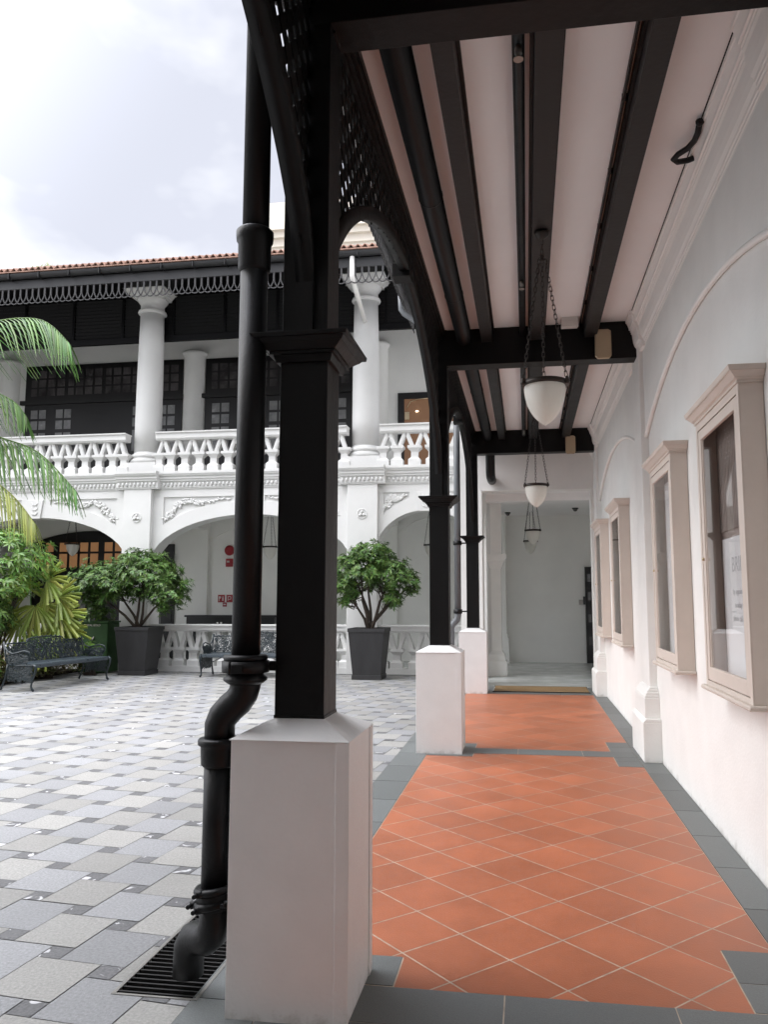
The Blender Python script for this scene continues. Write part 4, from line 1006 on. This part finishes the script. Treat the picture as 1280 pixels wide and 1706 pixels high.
MB().box(-1.25, 1.25, -0.25, 0.25, 1.12, 1.17).build('table_top', 'console', t, bevel=0.01)
MB().box(-1.2, 1.2, -0.22, 0.22, 0.80, 1.12).build('drawer_case', 'console', t)
for sx in (-1.15, 1.15):
    for sy in (-.2, .2): MB().box(sx - .03, sx + .03, sy - .03, sy + .03, 0, 0.8).build('leg', 'console', t)
b = MB()
for xk in (-0.36, -0.26): b.box(xk, xk + .04, -0.235, -0.221, 0.95, 0.99)
b.build('drawer_knobs', 'swan', t)
# swan neck pipe on the facade
b = MB(); b.tube([(-3.47, 15.24, 8.70), (-3.47, 15.24, 8.29), (-3.47, 15.26, 8.22), (-3.47, 16.56, 7.76)], 0.052, 14)
o = b.build('rainwater_pipe', 'swan'); tag(o, 'white bent rainwater pipe from the far roof gutter back to a column', 'pipe')

# unseen building added behind the camera, its deep arcade shaped to darken the plinth
t = empty('unseen_shade_building', (-6, -2, 0), 'unseen white building with an arcade added behind the camera to darken the nearest plinth', 'building')
rel(MB().box(-16.5, -1.4, 0.4, 0.8, 4.0, 9.0), 'upper_wall', 'facade', t)
rel(MB().box(-16.5, -1.05, -5.0, 0.8, 3.85, 3.999), 'arcade_ceiling', 'inner', t)
rel(MB().box(-16.5, 1.7, -5.2, -5.001, 0, 4.48), 'rear_wall', 'inner', t)
for px in (-15.8, -11.4, -7.0, -2.6): rel(MB().box(px - .35, px + .35, 0.4, 0.8, 0, 3.85), 'pier', 'facade', t)
rel(MB().box(-17.0, 1.7, -8.0, 1.3, 9.0, 9.3), 'roof', 'tileroof', t)

# tall pale building far behind the roof
t = empty('distant_building', (-3, 32, 0), 'tall cream building rising behind the tiled roof', 'building')
rel(MB().box(-9.6, 8.0, 28, 40, 0, 15.2), 'wall', 'bgwall', t)
b = MB()
for z0, z1, e in ((15.2, 15.5, 0.1), (15.5, 15.75, 0.25), (15.75, 16.2, 0.4), (16.2, 17.0, 0.1)): b.box(-9.6 - e, 8 + e, 28 - e, 40, z0, z1)
rel(b, 'cornice', 'bgwall', t)

# ============================================================ PLANTERS AND TREES
def planter(cx, cy, s, label):
    t = empty('planter', (cx, cy, 0), label, 'planter', 'tall tapered charcoal planters in front of the arcade')
    b = MB(); b.frustum(0, 0, 0.0, 0.09, 0.302 * s, 0.300 * s); b.frustum(0, 0, 0.09, 0.93, 0.287 * s, 0.366 * s)
    b.build('tub', 'planter', t, bevel=0.004)
    b = MB(); a = 0.378 * s; i_ = 0.33 * s
    for (x0, x1, y0, y1) in ((-a, a, -a, -i_), (-a, a, i_, a), (-a, -i_, -i_, i_), (i_, a, -i_, i_)): b.box(x0, x1, y0, y1, 0.93, 1.0)
    b.build('rim', 'planter', t)
    MB().box(-i_ + .001, i_ - .001, -i_ + .001, i_ - .001, 0.9305, 0.965).build('soil', 'soil', t)
planter(-8.14, 15.72, 1.0, 'left charcoal tapered planter between the green bin and a bench')
planter(-3.13, 15.55, 0.98, 'right charcoal tapered planter standing between the first and second posts')
def leaf(b, p, d, up, L, W, droop=0.3, fold=0.25):
    d = d.normalized(); s_ = d.cross(up)
    if s_.length < 1e-4: s_ = Vector((1, 0, 0))
    s_.normalize(); n_ = s_.cross(d)
    pts = []
    for u, w in ((0, 0.05), (0.35, 1.0), (0.72, 0.8), (1.0, 0.0)):
        c = p + d * L * u - Vector((0, 0, 1)) * droop * L * u * u
        pts.append((c - s_ * W * w / 2 + n_ * fold * W * w / 2, c, c + s_ * W * w / 2 + n_ * fold * W * w / 2))
    vs = [q for tr in pts[:3] for q in tr] + [pts[3][1]]
    b.add(vs, [(0, 1, 4, 3), (1, 2, 5, 4), (3, 4, 7, 6), (4, 5, 8, 7), (6, 7, 9), (7, 8, 9)], True)
def whorl(b, p, axis, rnd, L=0.13, n=8, W=0.030):
    axis = axis.normalized(); a = axis.cross(Vector((0.3, 0.5, 0.8))).normalized(); c = axis.cross(a)
    ph = rnd.uniform(0, 6)
    for k in range(n):
        q = ph + 2 * PI * k / n + rnd.uniform(-.2, .2); tilt = rnd.uniform(0.0, 0.75)
        d = (a * math.cos(q) + c * math.sin(q)) + axis * tilt
        leaf(b, p, d, axis, L * rnd.uniform(.7, 1.15), W * rnd.uniform(.8, 1.2), droop=rnd.uniform(0.1, 0.55))
def tree(cx, cy, base, lobes, seed, label, n=470, L=0.135, cat='tree', group='leafy shrub trees growing in the planters', m='leaf', trunks=5):
    rnd = random.Random(seed)
    t = empty('potted_tree', (cx, cy, base), label, cat, group)
    tips = []; b = MB()
    wsum = sum(l[6] for l in lobes)
    for (lx, ly, lz, rx, ry, rz, w) in lobes:
        for k in range(int(n * w / wsum)):
            while True:
                v = Vector((rnd.gauss(0, 1), rnd.gauss(0, 1), rnd.gauss(0, 1)))
                if v.length > .1: break
            v.normalize(); r_ = rnd.uniform(0.35, 1.0) ** 0.5 * (1 + .22 * math.sin(v.x * 9 + seed) * math.sin(v.z * 7 + seed) + rnd.gauss(0, .06))
            if math.sin(lx * 7 + v.x * 6 + seed) + math.sin(v.z * 8 + v.y * 5) < -1.1: continue
            p = Vector((lx + v.x * rx * r_, ly + v.y * ry * r_, lz + v.z * rz * r_))
            ax = Vector((v.x * .8, v.y * .8, abs(v.z) * .6 + .55)) if rnd.random() < .85 else Vector((v.x, v.y, -0.2))
            whorl(b, p, ax, rnd, L * rnd.uniform(.8, 1.15), n=rnd.choice((7, 8, 9))); tips.append(p)
    b.build('foliage', m, t)
    b = MB()
    for k in range(trunks):
        a = 2 * PI * k / trunks + rnd.uniform(-.4, .4); p0 = Vector((0.06 * math.cos(a), 0.06 * math.sin(a), -0.03))
        tg = rnd.choice(tips) if True else None
        l = lobes[k % len(lobes)]; tgt = Vector((l[0] + rnd.uniform(-.3, .3) * l[3], l[1] + rnd.uniform(-.3, .3) * l[4], l[2] - l[5] * .1))
        mid = p0.lerp(tgt, .45) + Vector((rnd.uniform(-.05, .05), rnd.uniform(-.05, .05), 0.10))
        pts = [p0, p0.lerp(mid, .5) + Vector((0.02, 0, 0.03)), mid, mid.lerp(tgt, .5) + Vector((rnd.uniform(-.04, .04), 0, .03)), tgt]
        b.tube(pts, [0.034, 0.028, 0.021, 0.016, 0.008], 7)
        for q in range(9):
            tp = min(rnd.sample(tips, min(14, len(tips))), key=lambda v: (v - pts[3]).length); s0 = pts[2].lerp(pts[4], rnd.uniform(0, .9))
            mm_ = s0.lerp(tp, .5) + Vector((rnd.uniform(-.05, .05), rnd.uniform(-.05, .05), rnd.uniform(-.08, .02)))
            b.tube([s0, mm_, tp], [0.011, 0.008, 0.004], 5)
    b.build('trunk', 'bark', t)
    return t
tree(-8.17, 15.7, 0.96, [(-0.75, -0.1, 1.0, 0.80, 0.6, 0.46, 1.5), (0.1, 0, 1.12, 0.75, 0.65, 0.50, 1.1), (0.62, 0.0, 0.80, 0.50, 0.5, 0.48, .7), (-0.1, .1, 1.45, 0.5, 0.45, 0.26, .35), (-1.3, -.1, 0.98, .35, .35, .22, .2), (-1.0, 0, .62, .3, .3, .2, .12)], 3,
     'wide spreading left shrub tree in the left charcoal planter', n=2200, L=0.105)
tree(-3.13, 15.55, 0.96, [(-0.25, 0, 1.15, 0.62, 0.6, 0.48, 1.1), (0.45, 0, 1.10, 0.42, 0.5, 0.40, .6), (0.05, 0, 1.55, 0.42, 0.4, 0.25, .35), (-.5, 0, .75, .32, .3, .32, .25), (0.85, 0, .92, .16, .25, .30, .15), (0.5, -.1, .62, .2, .2, .18, .12)], 11,
     'rounder right shrub tree in the right charcoal planter between two posts', n=1400, L=0.105, trunks=8)

# green bin
t = empty('green_bin', (-9.22, 16.0, 0), 'dark green box with small white lettering behind the left planter', 'bin')
MB().box(-0.33, 0.33, -0.25, 0.25, 0.02, 1.07).build('bin_body', 'green', t, bevel=0.02)
MB().box(-0.35, 0.35, -0.27, 0.27, 1.0705, 1.11).build('bin_lid', 'green', t, bevel=0.01)
text_part('lettering', 'ROYAL BOLD', 0.062, 'signw', t, (-0.03, -0.252, 1.02), (PI / 2, 0, 0), 0.001)
b = MB(); b.tube([(-.02, -.255, .70), (0.0, -.262, .74), (.02, -.255, .78)], [0.004, .018, .006], 8); b.build('leaf_logo', 'signw', t)

# ============================================================ BENCHES
def bench(loc, rz, length, label, seed):
    rnd = random.Random(seed)
    t = empty('garden_bench', loc, label, 'bench', 'ornate dark cast iron benches beside the courtyard', rz=rz)
    h = length / 2     # local x along the bench, front is -y
    b = MB()
    for k in range(5): yy = -0.27 + k * 0.115; b.box(-h + .05, h - .05, yy - 0.045, yy + 0.045, 0.435 - abs(k - 2) * -0.003, 0.458 + abs(k - 2) * .003)
    b.box(-h + .05, h - .05, -0.335, -0.318, 0.40, 0.456)
    b.build('seat', 'benchseat', t, bevel=0.006)
    def lace(b, P, u0, u1, v0, v1, n, top=None, r=(0.018, 0.042)):
        for k in range(n):
            u = rnd.uniform(u0, u1); vmax = top(u) if top else v1; v = rnd.uniform(v0, vmax - .02); rr = rnd.uniform(*r)
            a0 = rnd.uniform(0, 6.28); span = rnd.choice((6.28, 4.5, 5.2)); m_ = 9
            pts = [P(u + rr * (1 - .35 * i / m_ * (span < 6)) * math.cos(a0 + span * i / m_), v + rr * (1 - .35 * i / m_ * (span < 6)) * math.sin(a0 + span * i / m_)) for i in range(m_ + 1)]
            b.tube(pts, rnd.uniform(.0055, .009), 4)
    def Pb(u, v): return (u, 0.24 + (v - 0.45) * 0.22, v)
    top = lambda u: 0.80 + (0.055 if abs(u) < h * .45 else 0.0) + 0.035 * max(0, math.cos(u / h * PI)) 
    b = MB(); lace(b, Pb, -h + .08, h - .08, 0.47, 0.8, int(600 * length / 2.1), top)
    nn = 40; b.tube([Pb(-h + .05 + (2 * h - .1) * i / nn, top(-h + .05 + (2 * h - .1) * i / nn)) for i in range(nn + 1)], 0.013, 6)
    b.tube([Pb(-h + .05, .46), Pb(h - .05, .46)], 0.012, 6)
    for k in range(int(length / .12)): u = -h + .1 + k * .12; b.tube([Pb(u, top(u)), Pb(u + .03, top(u) + .02), Pb(u + .06, top(u))], .009, 5)
    b.build('backrest', 'bench', t)
    for sx in (-1, 1):
        xs = sx * (h - 0.03)
        def Pa(u, v): return (xs, u, v)
        b = MB()
        b.tube([Pa(0.24, .47), Pa(.27, .55), Pa(.33, .84)], 0.016, 6)
        b.tube([Pa(.31, .76), Pa(.24, .67), Pa(.14, .635), Pa(.02, .66), Pa(-.10, .69), Pa(-.20, .665), Pa(-.225, .60), Pa(-.19, .545), Pa(-.15, .56)], 0.014, 7)
        lace(b, Pa, -.17, .22, .47, .63, 90, r=(.018, .036))
        b.build('armrest', 'bench', t)
        b = MB(); b.tube([Pa(-.30, .455), Pa(-.345, .42), Pa(-.34, .33), Pa(-.29, .2), Pa(-.27, .1), Pa(-.29, .045), Pa(-.325, .018)], [.022, .024, .022, .018, .016, .022, .018], 8); b.build('leg', 'bench', t)
        b = MB(); b.tube([Pa(.22, .455), Pa(.24, .34), Pa(.27, .2), Pa(.32, .08), Pa(.345, .02)], [.022, .02, .018, .017, .02], 8); b.build('leg', 'bench', t)
        b = MB(); lace(b, Pa, -.27, .20, .18, .44, 170, r=(.018, .04)); b.tube([Pa(-.30, .44), Pa(.23, .44)], .014, 6); b.build('side_panel', 'bench', t)
    b = MB()
    for sx in (-1, 1): b.tube([(sx * (h - .03), 0.25, .26), (sx * (h - .45), 0.0, .43)], .009, 6)
    b.build('brace', 'bench', t)
    return t
bench((-8.55, 13.5, 0), R(90 - 6), 2.12, 'dark ornate bench on the left seen from its end before the shrubs', 5)
bench((-5.55, 15.60, 0), R(0), 2.1, 'dark ornate bench against the far balustrade half hidden by the nearest post', 6)

# ============================================================ PLANTING ON THE LEFT
tag(MB().box(-13.5, -1.2, FY - 0.16, FY - 0.06, -0.02, 0.0035).build('drain_slot', 'console'), kind='structure')
bx = MB(); bx.box(-15.0, -9.72, 9.0, 16.2, -0.02, 0.06); tag(bx.build('planting_bed', 'soil'), kind='structure')
rnd = random.Random(21)
b = MB()
for k in range(9000):
    x = rnd.uniform(-10.5, -9.3) if k % 5 else rnd.uniform(-12, -10); y = rnd.uniform(10.5, 16.2)
    x = min(x, -9.36 - max(0, 14.2 - y) * 0.12 + rnd.uniform(-.2, .05))
    hgt = 0.06 + max(0.0, min(0.42, (-9.30 - x) * 1.6)) * rnd.uniform(0.1, 1)
    a = rnd.uniform(0, 2 * PI); leaf(b, Vector((x, y, hgt)), Vector((math.cos(a), math.sin(a), rnd.uniform(.1, 1.2))), Vector((0, 0, 1)), rnd.uniform(.08, .17), rnd.uniform(.025, .05), droop=.4)
tag(b.build('ground_cover', 'ground'), 'low brown green ground cover in the bed behind the left bench', 'ground cover', kind='stuff')
def shrub(x, y, z, rx, ry, rz, n, seed, label, m='leaf2', L=0.13, g=None):
    rnd = random.Random(seed); t = empty('leafy_shrub', (x, y, 0), label, 'shrub', g)
    b = MB(); tips = []
    for k in range(n):
        v = Vector((rnd.gauss(0, 1), rnd.gauss(0, 1), rnd.gauss(0, 1))).normalized(); r_ = rnd.uniform(.5, 1) ** .5 * (1 + .18 * math.sin(v.x * 7 + seed) * math.cos(v.z * 6))
        p = Vector((v.x * rx * r_, v.y * ry * r_, z + v.z * rz * r_)); whorl(b, p, Vector((v.x, v.y, abs(v.z) * .5 + .5)), rnd, L, n=rnd.choice((5, 6, 7)), W=.042); tips.append(p)
    b.build('foliage', m, t)
    b = MB()
    for k in range(6):
        tp = rnd.choice(tips); b.tube([(0.05 * k - .1, 0, 0), (tp.x * .3, tp.y * .3, z * .5), tuple(tp * .8)], [.03, .02, .008], 6)
    b.build('stem', 'bark', t)
shrub(-10.35, 14.1, 2.25, 1.05, 0.9, 0.78, 520, 1, 'bright green rounded shrub at the left edge above the fan palm', L=.15)
shrub(-10.3, 13.6, 1.25, 0.55, 0.6, 0.5, 240, 2, 'dark green shrub low at the left edge behind the bench back', m='leaf', L=.16)
shrub(-9.55, 14.6, 0.72, 0.42, 0.45, 0.30, 110, 4, 'small green shrub peeping over the middle of the left bench', L=.15)
shrub(-9.85, 12.6, 0.45, 0.55, 0.6, 0.38, 170, 5, 'bright narrow leaved shrub behind the near end of the left bench', L=.17)
shrub(-9.2, 15.95, 1.25, 0.36, 0.25, 0.16, 42, 6, 'sparse dark plant showing just above the green bin', m='leaf', L=.13)
shrub(-9.05, 15.35, 0.48, 0.28, 0.25, 0.2, 46, 8, 'little plant between the left bench and the green bin', L=.12)
# fan palm
t = empty('fan_palm', (-9.9, 14.7, 0), 'yellow green fan palm with pleated leaves behind the left bench', 'palm')
rnd = random.Random(9)
fans = [((0.35, -0.2, 1.95), 25, 0.62), ((0.55, -0.1, 1.6), 5, 0.62), ((0.2, -0.3, 1.45), -60, 0.58), ((0.65, -0.2, 1.25), -25, 0.60), ((-0.1, -0.3, 1.2), -110, 0.55), ((0.5, 0.1, 1.0), -40, 0.5), ((0.0, -0.2, 1.75), 100, 0.5), ((-.35, -.2, 1.45), 170, .5), ((.75, 0, .95), -50, .45), ((.25, -.1, 1.1), 20, .55), ((.7, -.1, 1.3), -15, .4), ((.4, -.35, .85), -80, .5)]
for (p, ang, L) in fans:
    b = MB(); c = Vector(p); cd = Vector((math.cos(R(ang)), -0.35, math.sin(R(ang)))).normalized()
    nrm = Vector((rnd.uniform(-.2, .2), -1, 0.45)).normalized(); sd_ = cd.cross(nrm).normalized(); nn_ = 19
    for k in range(nn_):
        q = (k / (nn_ - 1) - .5) * R(230) + rnd.uniform(-.03, .03); d = (cd * math.cos(q) + sd_ * math.sin(q) + nrm * rnd.uniform(-.12, .12)).normalized(); w0 = L * 0.062
        s_ = d.cross(nrm).normalized(); l_ = L * (1.15 - .30 * abs(q) / 2) * rnd.uniform(.8, 1.1)
        def pt_(u): return c + d * l_ * u - Vector((0, 0, 1)) * .28 * l_ * u * u
        vs = []
        for u, w in ((0.05, .15), (.5, 1.0), (.98, .85)):
            P0 = pt_(u); vs += [P0 - s_ * w0 * w + nrm * -.012 * w, P0 + nrm * .014 * w, P0 + s_ * w0 * w + nrm * -.012 * w]
        b.add(vs, [(0, 1, 4, 3), (1, 2, 5, 4), (3, 4, 7, 6), (4, 5, 8, 7)], False)
    b.build('fan_leaf', 'fan', t)
b = MB()
for (p, ang, L) in fans: b.tube([(0, 0, .05), (p[0] * .35, p[1] * .35, p[2] * .55), p], [.014, .011, .008], 6)
b.build('leaf_stalk', 'leaf2', t)
# coconut palm: trunk outside the left edge, fronds reaching into the picture
t = empty('coconut_palm', (-10.6, 10.6, 0), 'coconut palm whose feathery fronds reach in from the left edge', 'palm')
rnd = random.Random(4)
top_ = Vector((0.2, 0.2, 5.0))
b = MB(); b.tube([(0, 0, 0), (.05, .05, 1.5), (.12, .1, 3.3), tuple(top_)], [.16, .12, .10, .10], 14); b.build('trunk', 'bark', t)
def frond(pts, m, n=46, L=.62, hang=1.0):
    pts = [Vector(p) for p in pts]
    def cr_(u):
        s_ = u * (len(pts) - 1); i = min(int(s_), len(pts) - 2); f_ = s_ - i
        p0, p1, p2, p3 = pts[max(i - 1, 0)], pts[i], pts[i + 1], pts[min(i + 2, len(pts) - 1)]
        return 0.5 * ((2 * p1) + (p2 - p0) * f_ + (2 * p0 - 5 * p1 + 4 * p2 - p3) * f_ ** 2 + (3 * p1 - p0 - 3 * p2 + p3) * f_ ** 3)
    b = MB(); st_ = [cr_(i / 20) for i in range(21)]; b.tube(st_, [.022 * (1 - .85 * i / 20) for i in range(21)], 6)
    for k in range(n):
        u = .12 + .88 * k / (n - 1); p = cr_(u); d = (cr_(min(1, u + .02)) - cr_(u - .02)).normalized()
        side = d.cross(Vector((0, 0, 1))).normalized(); ll = L * (math.sin(PI * min(1, .22 + .72 * u)) * .8 + .2) * rnd.uniform(.88, 1.08)
        for sg in (1, -1):
            dd = (side * sg * .55 + d * .75 + Vector((0, 0, -.25 * hang)) + Vector((rnd.uniform(-.05, .05),) * 3)).normalized()
            w = .037
            s2 = dd.cross(Vector((0, 0, 1))).normalized(); n2 = s2.cross(dd)
            vs = []
            for uu, ww in ((0, .5), (.3, 1), (.65, .8), (1, .08)):
                q = p + dd * ll * uu - Vector((0, 0, 1)) * hang * .75 * ll * uu * uu; vs += [q - s2 * w * ww / 2 - n2 * .004, q + n2 * .004, q + s2 * w * ww / 2 - n2 * .004]
            b.add(vs, [(3 * i + j, 3 * i + j + 1, 3 * i + j + 4, 3 * i + j + 3) for i in range(3) for j in range(2)], True)
    b.build('frond', m, t)
o_ = Vector((-10.6, 10.6, 0))
def loc_(L): return [tuple(Vector(p) - o_) for p in L]
frond(loc_([(-10.2, 10.8, 5.0), (-9.3, 10.9, 5.75), (-8.3, 11.0, 6.02), (-7.55, 11.0, 5.98), (-7.08, 11.0, 5.60)]), 'frond', 40, .85, 1.0)
frond(loc_([(-10.2, 10.8, 5.0), (-9.3, 11.0, 5.1), (-8.6, 11.0, 4.95), (-8.0, 11.0, 4.7), (-7.75, 11.0, 4.45)]), 'frond', 32, .6, 1.0)
frond(loc_([(-10.2, 10.8, 4.9), (-9.0, 10.9, 4.45), (-8.2, 11.0, 4.12), (-7.5, 11.0, 3.85), (-6.85, 11.0, 3.25)]), 'frond', 40, .72, 1.1)
frond(loc_([(-10.2, 10.8, 4.8), (-9.2, 10.7, 4.1), (-8.4, 10.7, 3.62), (-7.7, 10.7, 3.15), (-7.3, 10.7, 2.72)]), 'frondy', 36, .62, 1.1)
frond(loc_([(-10.2, 10.8, 5.0), (-10.9, 10.5, 5.9), (-11.8, 10.3, 6.1), (-12.6, 10.2, 5.4)]), 'frond', 40, .8, 1.1)
frond(loc_([(-10.2, 10.8, 5.0), (-10.6, 9.8, 5.6), (-10.9, 8.9, 5.5), (-11.1, 8.2, 4.9)]), 'frond', 40, .8, 1.1)
# weeds on the roof ridge
t = empty('roof_weed', (-10.75, 15.6, 9.0), 'small tuft of grass growing on the clay roof tiles', 'plant')
b = MB(); rnd = random.Random(2)
for k in range(90):
    a = rnd.uniform(0, 6.28); leaf(b, Vector((rnd.gauss(0, .16), rnd.uniform(-.1, .2), .02)), Vector((math.cos(a) * .6, math.sin(a) * .6, 1)), Vector((1, 0, 0)), rnd.uniform(.08, .22), .015, droop=.2)
b.build('blades', 'fan', t)
